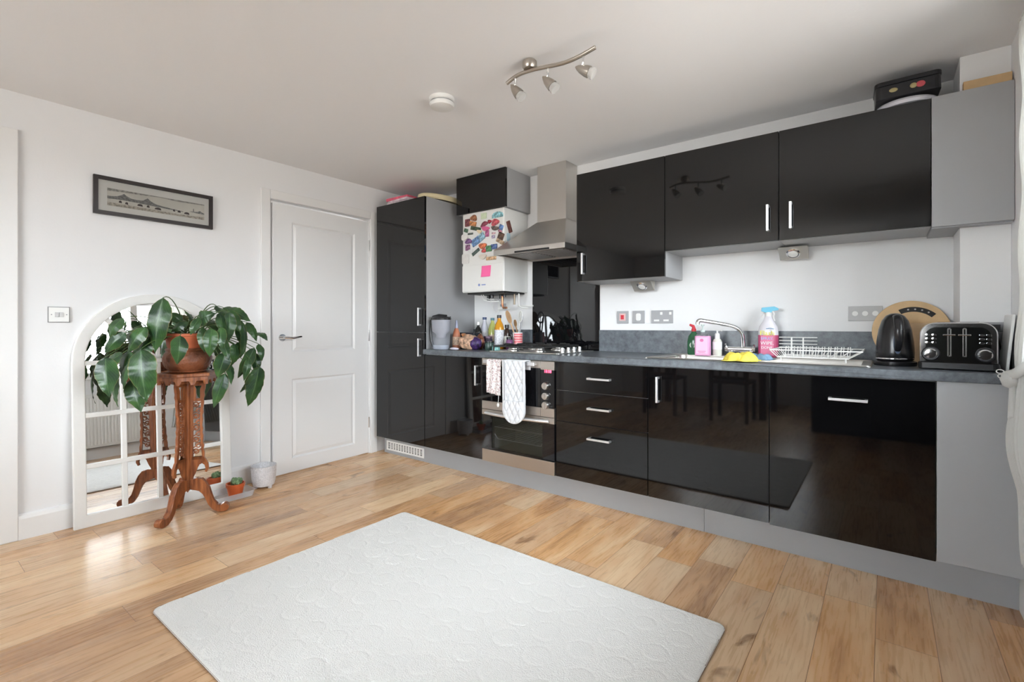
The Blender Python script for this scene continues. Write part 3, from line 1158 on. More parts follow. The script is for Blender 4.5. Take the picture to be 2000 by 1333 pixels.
        tag(m.out('fridge_magnet' if 'note' not in lab else 'paper_note', mm, org=(p.x, BYF, p.z), bev=.0006), lab, 'magnet' if 'note' not in lab else 'note', 'magnets and notes on the boiler' if 'note' not in lab else None)
    # on the boiler's right side
    s = M().prism(rrect(-.022, .022, -.045, .045, .004, 2), 'z', 0, .005, T=Matrix.Translation((BX1, -.245, 1.845)) @ Matrix.Rotation(R(90), 4, 'Y') @ Matrix.Rotation(R(90), 4, 'Z') @ Matrix.Rotation(R(24), 4, 'Z'))
    tag(s.out('fridge_magnet', mat('brown_sign_magnet', (.16, .06, .05), .4, var=(60, .5)), org=(BX1, -.245, 1.845)), 'brown tilted sign magnet on the side of the boiler', 'magnet', 'magnets and notes on the boiler')
    s = M().prism(rrect(-.02, .02, -.03, .03, .008, 3), 'z', 0, .004, T=Matrix.Translation((BX1, -.255, 1.765)) @ Matrix.Rotation(R(90), 4, 'Y') @ Matrix.Rotation(R(90), 4, 'Z'))
    tag(s.out('fridge_magnet', mat('sky_blue_magnet', (.45, .62, .70), .4), org=(BX1, -.255, 1.765)), 'pale sky-blue magnet on the side of the boiler', 'magnet', 'magnets and notes on the boiler')
    p0, p1 = at(941, 520, 'y', BYF - .007), at(959, 540, 'y', BYF - .007)
    m = M().grid(lambda a, b: (p0.x + (p1.x - p0.x) * a - .004 * b, BYF - .0075 - .006 * b * b, p0.z + (p1.z - p0.z) * b), 4, 5)
    tag(m.out('sticky_note', flat('hot_pink_paper', (.95, .16, .40), .8), org=((p0.x + p1.x) / 2, BYF - .007, p1.z), solid=.0006), 'hot pink sticky note on the boiler flap', 'note')


magnets()


# ------------------------------------------------------------------ cooker hood
def hood():
    t = thing('cooker_hood', 'brushed steel chimney cooker hood above the hob', 'cooker hood', (1.569, 0, 1.60))
    cx0, cx1, cyf = 1.445, 1.693, -.165
    part_label(M().box(cx0, cx1, cyf, -.002, 1.862, 2.280).out('chimney', mSTEEL, t, bev=.001), 'square steel flue')
    x0, x1, yf, yb = SX[2] + .001, SX[3] - .001, -.468, -.009
    z0, z1, z2 = 1.598, 1.634, 1.864
    m = M()
    A = [m.bm.verts.new(p) for p in ((x0, yf, z1), (x1, yf, z1), (x1, yb, z1), (x0, yb, z1))]
    B = [m.bm.verts.new(p) for p in ((cx0 - .003, cyf - .003, z2), (cx1 + .003, cyf - .003, z2), (cx1 + .003, yb, z2), (cx0 - .003, yb, z2))]
    for k in range(4):
        m.bm.faces.new([A[k], A[(k + 1) % 4], B[(k + 1) % 4], B[k]])
    m.bm.faces.new(A)
    m.bm.faces.new(B)
    m.out('canopy', mSTEEL, t, bev=.001)
    m = M().ring([(x0, yf), (x1, yf), (x1, yb), (x0, yb)], [(x0 + .02, yf + .02), (x1 - .02, yf + .02), (x1 - .02, yb - .02), (x0 + .02, yb - .02)], 'z', z0, z1)
    part_label(m.out('rim', mSTEEL, t, bev=.0015), 'steel rim')
    part_label(M().box(x0 + .02, x1 - .02, yf + .02, yb - .02, z0 + .012, z0 + .02).out('underside', mSTEELD, t), 'dull steel underside')
    m = M()
    for k in range(2):
        fx = x0 + .06 + k * .25
        for j in range(9):
            yy = yf + .09 + j * .035
            m.box(fx, fx + .22, yy, yy + .02, z0 + .006, z0 + .012)
    part_label(m.out('grease_filter', mGREYPL, t), 'slatted grease filters')
    part_label(M().box(x0 + .19, x1 - .12, yf - .001, yf + .002, z0 + .002, z0 + .014).out('control_slot', mBLKPLASTIC, t), 'dark control slot')


hood()


# ------------------------------------------------------------------ gas hob
def hob():
    t = thing('gas_hob', 'four-burner gas hob with black pan supports, set in the worktop', 'hob', (1.58, -.32, .91))
    x0, x1, y0, y1 = 1.29, 1.868, -.545, -.065
    part_label(M().prism(rrect(x0, x1, y0, y1, .015, 4), 'z', .9105, .917).out('hob_plate', mSTEEL, t, bev=.001), 'steel plate')
    for bx, by, r in ((1.43, -.42, .045), (1.43, -.19, .032), (1.64, -.42, .032), (1.64, -.19, .038)):
        m = M().lathe([(r + .012, 0), (r + .012, .006), (r, .014), (r, .02)], (bx, by, .917), n=28)
        o = part_label(m.out('burner', mSTEEL, t, smooth=True, ang=30), 'steel burner ring')
        part_label(M().lathe([(r - .004, .02), (r - .004, .028), (r - .012, .031), (0, .032)], (bx, by, .917), n=28).out('burner_cap', mBLKMATT, o, smooth=True, ang=30), 'black burner cap')
    for sx0, sx1 in ((1.325, 1.533), (1.540, 1.745)):
        m = M()
        r = .006
        zz = .962
        for yy in (-.525, -.308):
            pass
        m.tube([(sx0, -.53, zz - .012), (sx1, -.53, zz - .012), (sx1, -.08, zz - .012), (sx0, -.08, zz - .012)], r, n=8, closed=True)
        for fx, fy in ((sx0, -.53), (sx1, -.53), (sx1, -.08), (sx0, -.08)):
            m.cyl((fx, fy, .917), (fx, fy, zz - .01), .006, n=8)
        cxm = (sx0 + sx1) / 2
        m.tube([(sx0, -.305, zz - .012), (sx1, -.305, zz - .012)], r, n=8)
        for by in (-.42, -.19):
            m.tube([(sx0, by, zz - .012), (sx0 + .01, by, zz), (cxm - .028, by, zz)], .0055, n=8)
            m.tube([(sx1, by, zz - .012), (sx1 - .01, by, zz), (cxm + .028, by, zz)], .0055, n=8)
            m.tube([(cxm, by + .11, zz - .012), (cxm, by + .10, zz), (cxm, by + .028, zz)], .0055, n=8)
            m.tube([(cxm, by - .11, zz - .012), (cxm, by - .10, zz), (cxm, by - .028, zz)], .0055, n=8)
        part_label(m.out('pan_support', mBLKMATT, t, smooth=True), 'black cast pan support')
    for k in range(4):
        ky = -.40 + .075 * k
        m = M().lathe([(.0185, 0), (.0185, .004), (.0155, .006), (.0145, .028), (0, .029)], (1.808, ky, .917), n=24)
        part_label(m.out('knob', mCHROME, t, smooth=True, ang=35), 'chrome knob')


hob()


# ------------------------------------------------------------------ sink, tap and things around it
def sink():
    t = thing('sink', 'stainless steel inset sink with a drainer, under the tap', 'sink', (2.68, -.31, .91))
    x0, x1, y0, y1 = 2.43, 3.455, -.520, -.075
    zr = .9135
    m = M()
    hx0, hx1, hy0, hy1 = HX0 + .005, HX1 - .005, HY0 + .005, HY1 - .005
    n = 6
    inner = rrect(hx0, hx1, hy0, hy1, .05, n)
    sq = rrect(hx0 - .02, hx1 + .02, hy0 - .02, hy1 + .02, .06, n)
    m.ring(sq, inner, 'z', .9105, zr + .001)
    for a in ((x0, hx0 - .0195, y0, y1), (hx1 + .0195, x1, y0, y1), (hx0 - .0195, hx1 + .0195, y0, hy0 - .0195), (hx0 - .0195, hx1 + .0195, hy1 + .0195, y1)):
        m.box(a[0], a[1], a[2], a[3], .9105, zr)
    for (cx, cy, q) in ((hx0 - .02, hy0 - .02, 1), (hx1 + .02, hy0 - .02, 2), (hx0 - .02, hy1 + .02, 3), (hx1 + .02, hy1 + .02, 4)):
        sx = 1 if q in (1, 3) else -1
        sy = 1 if q in (1, 2) else -1
        m.prism([(cx, cy), (cx + sx * .02, cy), (cx, cy + sy * .02)], 'z', .9105, zr)
    rim = M()
    rp = rrect(x0, x1, y0, y1, .02, 4)
    m.tube([(p[0], p[1], zr) for p in rp], .0035, n=8, closed=True)
    part_label(m.out('deck', mSTEEL, t, smooth=True, ang=30), 'flat steel deck')
    m = M()
    rows = []
    for k, (ins, z) in enumerate(((0, .913), (.004, .90), (.010, .78), (.03, .762), (.10, .757))):
        rr_ = rrect(hx0 + ins, hx1 - ins, hy0 + ins, hy1 - ins, max(.05 - ins * .2, .02), n)
        rows.append([m.bm.verts.new((p[0], p[1], z)) for p in rr_])
    for A, B in zip(rows, rows[1:]):
        for i in range(len(A)):
            m.bm.faces.new([A[i], A[(i + 1) % len(A)], B[(i + 1) % len(A)], B[i]])
    m.bm.faces.new(rows[-1])
    part_label(m.out('bowl', mSTEEL, t, smooth=True, ang=50), 'deep steel bowl')
    m = M()
    for k in range(8):
        yy = -.47 + k * .045
        m.box(2.96, 3.42, yy - .004, yy + .004, zr, zr + .003)
    part_label(m.out('drainer_ribs', mSTEEL, t, bev=.001), 'raised drainer ribs')


sink()


def tap():
    t = thing('kitchen_tap', 'chrome swan-neck bridge tap behind the sink bowl', 'tap', (2.84, -.10, .9135))
    m = M()
    for xx in (2.785, 2.885):
        m.lathe([(.022, 0), (.022, .006), (.014, .012), (.014, .036)], (xx, -.10, .9135), n=20)
    part_label(m.out('base', mCHROME, t, smooth=True), 'chrome pillars')
    M().cyl((2.772, -.10, .956), (2.898, -.10, .956), .0165, n=20).out('bridge', mCHROME, t, smooth=True)
    P = [(2.852, -.10, .965), (2.852, -.105, 1.01), (2.850, -.115, 1.045), (2.838, -.13, 1.072), (2.812, -.15, 1.090), (2.775, -.18, 1.100), (2.72, -.225, 1.112), (2.67, -.265, 1.123), (2.655, -.277, 1.124), (2.648, -.283, 1.116), (2.648, -.283, 1.10)]
    P2 = []
    for i in range(len(P) - 1):
        for k in range(3):
            P2.append(Vector(P[i]).lerp(Vector(P[i + 1]), k / 3))
    P2.append(Vector(P[-1]))
    for _ in range(2):
        P2 = [P2[0]] + [(P2[i - 1] + P2[i] * 2 + P2[i + 1]) / 4 for i in range(1, len(P2) - 1)] + [P2[-1]]
    M().tube(P2, .0115, n=14).out('spout', mCHROME, t, smooth=True)
    for sx, xx in ((-1, 2.771), (1, 2.899)):
        m = M().cyl((xx, -.10, .956), (xx + sx * .018, -.10, .956), .017, .015, n=18)
        m.tube([(xx + sx * .010, -.10, .968), (xx + sx * .012, -.118, .985)], .005, n=8)
        m.out('lever', mCHROME, t, smooth=True)


tap()


def bottle(name, label, cat, loc, prof, body_mat, cap_prof=None, cap_mat=None, label_mat=None, lz=None, sx=1, sy=1, group=None, n=28, rz=0):
    k_ = 1.14 if n == 28 else 1
    prof = [(p[0] * k_, p[1]) for p in prof]
    if cap_prof:
        cap_prof = [(p[0] * k_, p[1]) for p in cap_prof]
    t = thing(name, label, cat, loc, rz, group)
    M().lathe(prof, n=n, sx=sx, sy=sy).out('body', body_mat, t, smooth=True, ang=45, w=False)
    if cap_prof:
        M().lathe(cap_prof, n=n).out('cap', cap_mat, t, smooth=True, ang=35, w=False)
    if label_mat:
        r = max(p[0] for p in prof if lz[0] - .03 <= p[1] <= lz[1] + .03) + .0008
        M().lathe([(r, lz[0]), (r, lz[1])], n=n, sx=sx, sy=sy, cap=False).out('bottle_label', label_mat, t, smooth=True, w=False)
    return t


def spray_bottle():
    x, y = 2.980, -.085
    t = thing('spray_bottle', 'tall pink-filled spray cleaner bottle with a pale blue trigger, right of the tap', 'spray bottle', (x, y, .9138))
    mB = flat('pink_liquid_plastic', (.62, .10, .22), .25)
    mT = flat('frosted_clear_plastic', (.78, .76, .82), .25)
    prof = [(.042, 0), (.051, .006), (.052, .10), (.0520, .126)]
    b = M().lathe(prof, n=32, sx=1, sy=.62).out('body', mB, t, smooth=True, ang=45, w=False)
    M().lathe([(.0520, .126), (.0515, .150), (.046, .175), (.030, .203), (.019, .225), (.015, .24)], n=32, sx=1, sy=.62).out('shoulder', mT, t, smooth=True, ang=60, w=False)
    M().lathe([(.017, .232), (.0175, .25), (.014, .256)], n=24).out('collar', mWHITEPL, t, smooth=True, w=False)
    m = M()
    T = Matrix.Rotation(R(15), 4, 'Z')
    m.prism([(-.036, .262), (-.034, .282), (.030, .288), (.052, .276), (.050, .266), (.020, .262), (.014, .252), (-.012, .252)], 'y', -.011, .011, T=T)
    part_label(m.out('spray_head', flat('sky_blue_plastic', (.20, .58, .78), .35), t, bev=.003, w=False), 'pale blue spray head')
    m = M()
    m.tube([(.020, 0, .262), (.030, 0, .245), (.026, 0, .225), (.032, 0, .205)], .0045, n=8)
    m.tube([(-.012, 0, .258), (-.03, 0, .235), (-.036, 0, .222)], .004, n=8)
    part_label(m.out('trigger', mWHITEPL, t, smooth=True, w=False), 'white trigger')
    face = Matrix.Translation((x, y - .0310, 0)) @ Matrix.Rotation(R(90), 4, 'X')

    def tx(s, size, dx, z, m, name='lettering'):
        return text_part(name, s, size, Matrix.Translation((x + dx, y - .0336, .9138 + z)) @ Matrix.Rotation(R(90), 4, 'X'), m, t, ext=.0008)
    part_label(M().prism([(x - .033 + p[0], p[1]) for p in [(0, 1.038), (.066, 1.038), (.066, .925), (0, .925)]], 'y', y - .0329, y - .030).out('bottle_label', flat('rose_label', (.70, .16, .30), .4), t), 'rose label')
    tx('Flash', .038, 0, .136, flat('yellow_ink', (.90, .80, .08)))
    tx('SPRAY.', .0215, 0, .106, flat('pale_blue_ink', (.45, .55, .9)))
    tx('WIPE.', .0270, 0, .080, flat('white_ink', (.92, .9, .92)))
    tx('DONE.', .0200, 0, .055, flat('white_ink', (.92, .9, .92)))
    part_label(M().tube([(x - .005, y - .0330, 1.075), (x + .015, y - .0332, 1.080), (x + .036, y - .0318, 1.074)], .005, n=6, flatten=.3).out('swoosh', flat('blue_ink', (.12, .35, .65)), t), 'blue swoosh')


spray_bottle()

# washing-up liquid
zS = .9138
t = bottle('washing_up_bottle', 'dark green washing-up liquid bottle with a red cap, left of the pink soap', 'bottle', (2.572, -.105, zS),
           [(.030, 0), (.034, .008), (.034, .08), (.028, .115), (.013, .138), (.012, .146)], flat('green_liquid_plastic', (.03, .13, .06), .2), None, None, None, sx=1, sy=.7)
M().lathe([(.014, .144), (.014, .158), (.011, .162)], n=20).tube([(0, 0, .158), (-.004, 0, .176), (-.024, -.004, .186)], [.012, .010, .006], n=10).out('cap', mRED, t, smooth=True, w=False)
part_label(M().ring([(.018 * math.cos(a), .06 + .018 * math.sin(a)) for a in [2 * PI * i / 20 for i in range(20)]], [(.010 * math.cos(a), .06 + .010 * math.sin(a)) for a in [2 * PI * i / 20 for i in range(20)]], 'y', -.0265, -.0245).out('emblem', flat('pale_green_ink', (.6, .7, .6)), t, w=False), 'pale ring emblem')

# pink hand wash
t = thing('hand_wash_bottle', 'square pink hand wash pump bottle behind the sink', 'bottle', (2.640, -.155, zS))
part_label(M().prism(rrect(-.044, .044, -.022, .022, .012, 4), 'z', 0, .118).out('body', flat('pale_pink_liquid', (.72, .34, .56), .35), t, bev=.004, w=False), 'pink liquid')
M().prism(rrect(-.036, .036, -.018, .018, .012, 4), 'z', .118, .128).lathe([(.014, .128), (.013, .15), (.006, .152)], n=18).out('shoulder', mCLEAR, t, w=False, bev=.003)
M().lathe([(.013, .14), (.013, .156), (.005, .158), (.005, .176), (.010, .178), (.010, .186)], n=18).box(-.034, .004, -.006, .006, .178, .186).out('pump', flat('pale_mint_plastic', (.72, .82, .80), .3), t, smooth=True, ang=30, w=False)
part_label(M().box(-.034, .034, -.0232, -.0222, .012, .108).out('bottle_label', flat('pale_pink_label', (.82, .52, .70), .6), t, w=False), 'pale pink label')
part_label(M().prism([(.012 * math.cos(a), .092 + .010 * math.sin(a)) for a in [2 * PI * i / 6 for i in range(6)]], 'y', -.0242, -.0232).box(-.024, .024, -.0238, -.0232, .026, .029).box(-.018, .018, -.0238, -.0232, .018, .021).out('emblem', flat('rose_ink', (.66, .16, .36)), t, w=False), 'rose pink emblem')

# small clear soap
t = thing('soap_dispenser', 'small clear soap bottle with a white pump, next to the pink hand wash', 'bottle', (2.712, -.115, zS))
M().lathe([(.024, 0), (.026, .004), (.026, .085), (.020, .098), (.012, .104)], n=24).out('body', flat('milky_soap_plastic', (.70, .70, .62), .2), t, smooth=True, ang=45, w=False)
M().lathe([(.015, .102), (.014, .128), (.010, .134), (.005, .136), (.005, .150)], n=18).tube([(0, 0, .151), (.028, -.006, .150)], .0045, n=8).out('pump', mWHITEPL, t, smooth=True, w=False)
M().lathe([(.0266, .038), (.0266, .082)], n=24, cap=False).out('bottle_label', flat('white_paper_label', (.85, .85, .84)), t, smooth=True, w=False)


# cloths
def cloth(name, label, m, cx, cy, w, d, h, seed, z0=.914):
    rnd = random.Random(seed)
    ph = [rnd.uniform(0, 6) for _ in range(6)]

    def f(a, b):
        x = (a - .5) * w
        y = (b - .5) * d
        r = min(1, math.hypot((a - .5) * 2, (b - .5) * 2))
        hh = h * (1 - r ** 3) * (.42 + .58 * abs(math.sin((a - .5) * 3.6 + .25 * math.sin(y * 40 + ph[1]))) ** .8) * (.9 + .1 * math.sin(x * 90 + ph[0]))
        hh += .006 * math.sin(x * 160 + ph[2]) * (1 - r)
        k = 1 - .12 * math.sin(7 * math.atan2(y, x) + ph[3])
        return (cx + x * k, cy + y * k, z0 + .003 + max(0, hh))
    o = M().grid(f, 44, 34).out(name, m, org=(cx, cy, z0), smooth=True, solid=.003, ang=80)
    return tag(o, label, 'cloth')


cloth('cleaning_cloth', 'crumpled yellow cleaning cloth at the front of the sink', mYELLOW, 2.925, -.492, .150, .15, .060, 4)
cloth('cleaning_cloth', 'crumpled blue cloth between the yellow cloth and the dish rack', mBLUECL, 2.982, -.345, .12, .12, .040, 9)


def dish_rack():
    t = thing('dish_rack', 'white wire dish drying rack on the drainer', 'dish rack', (3.23, -.27, .9165))
    r = .0026
    zb, zt = .936, .972
    B = [(3.075, -.40), (3.37, -.40), (3.37, -.14), (3.075, -.14)]
    T = [(3.045, -.425), (3.425, -.425), (3.425, -.115), (3.045, -.115)]
    m = M()
    m.tube([(x, y, zt) for x, y in T], r * 1.2, n=8, closed=True)
    m.tube([(x, y, zb) for x, y in B], r * 1.2, n=8, closed=True)
    for k in range(9):
        a = k / 8
        xb, xt = 3.075 + .295 * a, 3.045 + .380 * a
        m.tube([(xt, -.425, zt), (xb, -.40, zb), (xb, -.14, zb), (xt, -.115, zt)], r * .8, n=6)
    for k in range(6):
        a = k / 5
        yb, yt = -.40 + .26 * a, -.425 + .31 * a
        m.tube([(3.045, yt, zt), (3.075, yb, zb), (3.37, yb, zb), (3.425, yt, zt)], r * .8, n=6)
    m.out('basket', mWHITEPL, t, smooth=True)
    m = M()
    for k in range(11):
        xx = 3.10 + .0262 * k
        m.tube([(xx, -.33, zb), (xx + .004, -.33, zb + .052), (xx + .012, -.30, zb + .052), (xx + .008, -.30, zb)], r * .8, n=6)
    part_label(m.out('plate_prongs', mWHITEPL, t, smooth=True), 'row of wire plate prongs')
    m = M()
    for z in (.975, .993, 1.011, 1.029):
        m.tube([(3.04, -.118, z), (3.22, -.118, z)], r, n=6)
    for xx in (3.10, 3.155):
        m.tube([(xx, -.118, .94), (xx, -.118, 1.030)], r * 1.5, n=6)
    part_label(m.out('cup_rack', mWHITEPL, t, smooth=True), 'upright wire rack at the back')
    m = M()
    for x, y in ((3.09, -.40), (3.36, -.40), (3.36, -.14), (3.09, -.14)):
        m.cyl((x, y, .9165), (x, y, zb), .0035, n=8)
    part_label(m.out('feet', mWHITEPL, t), 'small feet')


dish_rack()


# ------------------------------------------------------------------ kettle, toaster, round board
def kettle():
    t = thing('kettle', 'black cordless jug kettle between the dish rack and the toaster', 'kettle', (3.542, -.31, .9105), R(7))
    part_label(M().lathe([(.078, 0), (.08, .006), (.08, .018), (.070, .024)], n=36).out('power_base', mBLKPLASTIC, t, smooth=True, ang=35, w=False), 'round power base')
    M().lathe([(.068, .025), (.074, .030), (.075, .06), (.072, .11), (.064, .165), (.052, .205), (.036, .228), (.018, .238), (0, .240)], n=40, sx=.95).out('body', mBLKPLASTIC, t, smooth=True, ang=60, w=False)
    part_label(M().lathe([(.0755, .030), (.0765, .033), (.0755, .036)], n=40, sx=.95, cap=False).out('ring', mCHROME, t, smooth=True, w=False), 'thin silver ring')
    # handle facing the room
    P = [(0, -.045, .222), (0, -.075, .218), (0, -.100, .195), (0, -.108, .155), (0, -.103, .115), (0, -.088, .085), (0, -.070, .07)]
    M().tube(P, [.017, .018, .018, .017, .016, .014, .011], n=14, flatten=.7).out('handle', mBLKPLASTIC, t, smooth=True, w=False)
    part_label(M().ell((0, -.074, .105), (.016, .006, .05)).out('water_window', flat('blue_grey_window', (.10, .13, .20), .1), t, smooth=True, w=False), 'dark water gauge')
    M().prism([(-.018, .205), (.018, .205), (.012, .232), (-.012, .232)], 'y', .035, .072).out('spout', mBLKPLASTIC, t, bev=.004, w=False)


kettle()


def toaster():
    t = thing('toaster', 'chrome four-slice toaster beside the kettle', 'toaster', (3.752, -.385, .9105), R(-7))
    w2, d2, h = .118, .105, .196
    part_label(M().prism(rrect(-w2 - .006, w2 + .006, -d2 - .006, d2 + .006, .02, 5), 'z', .004, .030).out('base', mBLKPLASTIC, t, bev=.002, w=False), 'black base')
    def prof(ins, r):
        p = [(-w2 + ins, .030)]
        p += [(w2 - ins, .030)]
        p += arcpts(w2 - ins - r, h - ins - r, r, 0, 90, 8)
        p += arcpts(-w2 + ins + r, h - ins - r, r, 90, 180, 8)
        return p
    M().prism(prof(0, .05), 'y', -d2, d2).out('shell', mCHROME, t, bev=.004, w=False, smooth=True, ang=50)
    part_label(M().prism(prof(.020, .034), 'y', -d2 - .003, -d2 + .002).out('front_plate', flat('dark_mirror_plate', (.30, .32, .32), .05, metal=1), t, w=False), 'dark mirrored front plate')
    m = M()
    for sx in (-.035, .035):
        for k in range(1):
            m.box(sx - .028, sx + .028, -d2 + .03, d2 - .03, h - .001, h + .0015)
    part_label(m.out('slots', mBLKPLASTIC, t, w=False), 'bread slots')
    for sx in (-.024, .022):
        m = M()
        m.ring(rrect(sx - .006, sx + .006, .055, .172, .005, 4), rrect(sx - .0025, sx + .0025, .059, .168, .0024, 4), 'y', -d2 - .006, -d2 - .002)
        m.box(sx - .019, sx + .019, -d2 - .018, -d2 - .006, .142, .147)
        m.out('lever', mCHROME, t, w=False, bev=.0008)
    for sx in (-.082, .082):
        Tm = Matrix.Translation((sx, -d2 - .003, .066)) @ Matrix.Rotation(R(90), 4, 'X')
        k = part_label(M().lathe([(.030, 0), (.030, .004), (.026, .008)], n=30, T=Tm).out('dial_ring', mBLKPLASTIC, t, smooth=True, ang=30, w=False), 'black dial surround')
        Tm = Matrix.Translation((sx, -d2 - .010, .066)) @ Matrix.Rotation(R(90), 4, 'X')
        m = M().lathe([(.023, 0), (.022, .010), (.018, .014), (0, .015)], n=30, T=Tm)
        m.box(-.004, .004, -.006, 0, -.021, .021, T=Matrix.Translation((sx, -d2 - .022, .066)) @ Matrix.Rotation(R(60), 4, 'Y'))
        m.out('dial', mCHROME, k, smooth=True, ang=35, w=False)
        for j in range(3):
            for i in ((-1, 1)):
                Tm = Matrix.Translation((sx + i * .010, -d2 - .003, .112 + j * .016)) @ Matrix.Rotation(R(90), 4, 'X')
                M().lathe([(.0075, 0), (.0070, .004), (0, .0045)], n=14, sx=1.1, sy=.7, T=Tm).out('button', mCHROME, t, smooth=True, w=False)


toaster()


def round_board():
    t = thing('chopping_board', 'round wooden board with a black grip leaning on the wall behind the kettle', 'board', (3.606, -.078, .911), rot=(R(-8), 0, 0))
    m = M()
    r = .154
    n = 64
    m.prism([(r * math.cos(2 * PI * i / n), r + r * math.sin(2 * PI * i / n)) for i in range(n)], 'y', -.009, .009)
    m.out('board', mPINE, t, bev=.003, w=False)
    o = arcpts(.01, r, .122, 45, 118, 18)
    i_ = arcpts(.01, r, .098, 118, 45, 18)
    part_label(M().prism(o + i_, 'y', -.0105, -.008).out('grip', mBLKPLASTIC, t, bev=.001, w=False), 'black curved grip')
    m = M()
    for a in (58, 72, 86, 100):
        m.cyl((.01 + .11 * math.cos(R(a)), -.0105, r + .11 * math.sin(R(a))), (.01 + .11 * math.cos(R(a)), -.012, r + .11 * math.sin(R(a))), .004, n=10)
    part_label(m.out('rivets', mCHROME, t, w=False), 'white rivets')


round_board()
tag(M().box(-.11, .115, -.008, .008, 0, .195, T=Matrix.Translation((3.628, -.100, .9115)) @ Matrix.Rotation(R(-7), 4, 'X')).out('chopping_board', flat('pale_birch', (.66, .46, .27), .5, var=(10, .1)), org=(3.63, -.10, .9115), bev=.004), 'pale rectangular wooden board between the kettle and the round board', 'board')
tag(M().box(3.886, 3.896, -.43, -.27, 0.9115, 1.139, T=Matrix.Translation((3.89, 0, .9115)) @ Matrix.Rotation(R(5), 4, 'Y') @ Matrix.Translation((-3.89, 0, -.9115))).out('white_board', mWHITEPL, org=(3.89, -.35, .9115), bev=.003), 'thin white board leaning on the window wall beside the toaster', 'board')
t = thing('plug_socket', 'grey socket plate on the boxed-in corner behind the toaster, with a black plug', 'socket', (3.865, -.25, 1.08))
M().box(3.835, 3.918, -.259, -.2505, 1.070, 1.108).out('plate', mOUT, t, bev=.001)
part_label(M().box(3.862, 3.892, -.285, -.259, 1.074, 1.098).tube([(3.876, -.283, 1.078), (3.885, -.285, 1.04), (3.895, -.275, .99)], .0035, n=8).out('plug', mBLKPLASTIC, t, bev=.002), 'black plug and cable')


# ------------------------------------------------------------------ sockets and switches on the back wall
def plate(name, label, x0, x1, zc=1.152, h=.086, parts=None, mt=None, cat='socket'):
    t = thing(name, label, cat, ((x0 + x1) / 2, 0, zc))
    M().box(x0, x1, -.009, -.0005, zc - h / 2, zc + h / 2).out('plate', mt or mOUT, t, bev=.002)
    return t


t = plate('cooker_switch', 'square grey switch plate with a red rocker, nearest the splashback', 2.014, 2.099, cat='switch')
part_label(M().box(2.034, 2.079, -.011, -.009, 1.127, 1.177).out('surround', flat('pale_pink_plastic', (.75, .48, .46), .4), t, bev=.001), 'pink surround')
part_label(M().box(2.046, 2.068, -.015, -.011, 1.137, 1.167).out('rocker', mRED, t, bev=.001), 'red rocker')
t = plate('fused_switch', 'square grey switch plate with a white insert, between the red switch and the double socket', 2.130, 2.215, cat='switch')
part_label(M().prism(rrect(2.155, 2.190, 1.127, 1.177, .012, 4), 'y', -.013, -.009).out('insert', mWHITEPL, t, bev=.001), 'white insert')
t = plate('double_socket', 'grey double plug socket on the wall above the worktop, left of the tap', 2.263, 2.408)
for xa in (2.325, 2.385):
    part_label(M().box(xa, xa + .015, -.013, -.009, 1.165, 1.183).out('rocker', mWHITEPL, t, bev=.001), 'white rocker')
for xa in (2.282, 2.346):
    part_label(M().box(xa, xa + .036, -.0105, -.009, 1.122, 1.134).out('pin_holes', mWHITEPL, t, bev=.001), 'white socket insert')
t = plate('triple_switch', 'wide grey triple switch plate by the round wooden board', 3.350, 3.496, 1.157, .078, mt=flat('pale_steel_plate', (.50, .50, .50), .6, metal=.1), cat='switch')
for k in range(3):
    M().cyl((3.380 + .043 * k, -.0125, 1.157), (3.380 + .043 * k, -.009, 1.157), .013, n=18).out('rocker', mWHITEPL, t, smooth=True)
t = thing('light_switch', 'white double light switch with a thin metal edge on the wall left of the mirror', 'switch', (0, -2.576, 1.152))
part_label(M().box(.0005, .004, -2.620, -2.532, 1.110, 1.194).out('back_plate', flat('dark_edge_steel', (.25, .25, .25), .4), t), 'dark edge')
M().box(.004, .010, -2.6165, -2.5355, 1.1135, 1.1905).out('plate', mWHITEPL, t, bev=.001)
for yy in (-2.585, -2.567):
    part_label(M().box(.010, .014, yy - .008, yy + .008, 1.139, 1.165).out('rocker', flat('pale_grey_plastic', (.62, .62, .62), .4), t, bev=.001), 'pale grey rocker')
part_label(M().cyl((.010, -2.606, 1.152), (.0112, -2.606, 1.152), .003, n=10).cyl((.010, -2.546, 1.152), (.0112, -2.546, 1.152), .003, n=10).out('screws', mGREYPL, t), 'screws')


# under-cabinet triangle lights
def wedge_light(x, z, label):
    t = thing('cabinet_light', label, 'light', (x, -.05, z), group='triangular lights under the wall cabinets')
    w = .070
    P = [(-.002, 0), (-.085, 0), (-.01, -.062), (-.002, -.062)]
    M().prism(P, 'x', -w, w).out('housing', flat('champagne_metal', (.60, .57, .52), .35, metal=.6), t, bev=.002, w=False)
    nrm = Vector((0, -.062, -.075)).normalized()
    q = nrm.to_track_quat('Z', 'X').to_matrix().to_4x4()
    T = Matrix.Translation((0, -.047, -.031)) @ q
    M().lathe([(.034, 0), (.034, .004), (.028, .008)], n=30, T=T).out('lens_ring', mCHROME, t, smooth=True, ang=30, w=False)
    M().lathe([(.028, .006), (.020, .010), (0, .012)], n=30, T=T).out('lens', mWHITEPL, t, smooth=True, w=False)
    return t


wedge_light(3.105, UB2 - .0125, 'triangular light under the wall cabinet left of the plain grey panel, above the spray bottle')
wedge_light(2.235, UB1 - .0022, 'triangular light under the tallest wall cabinet, above the switches')


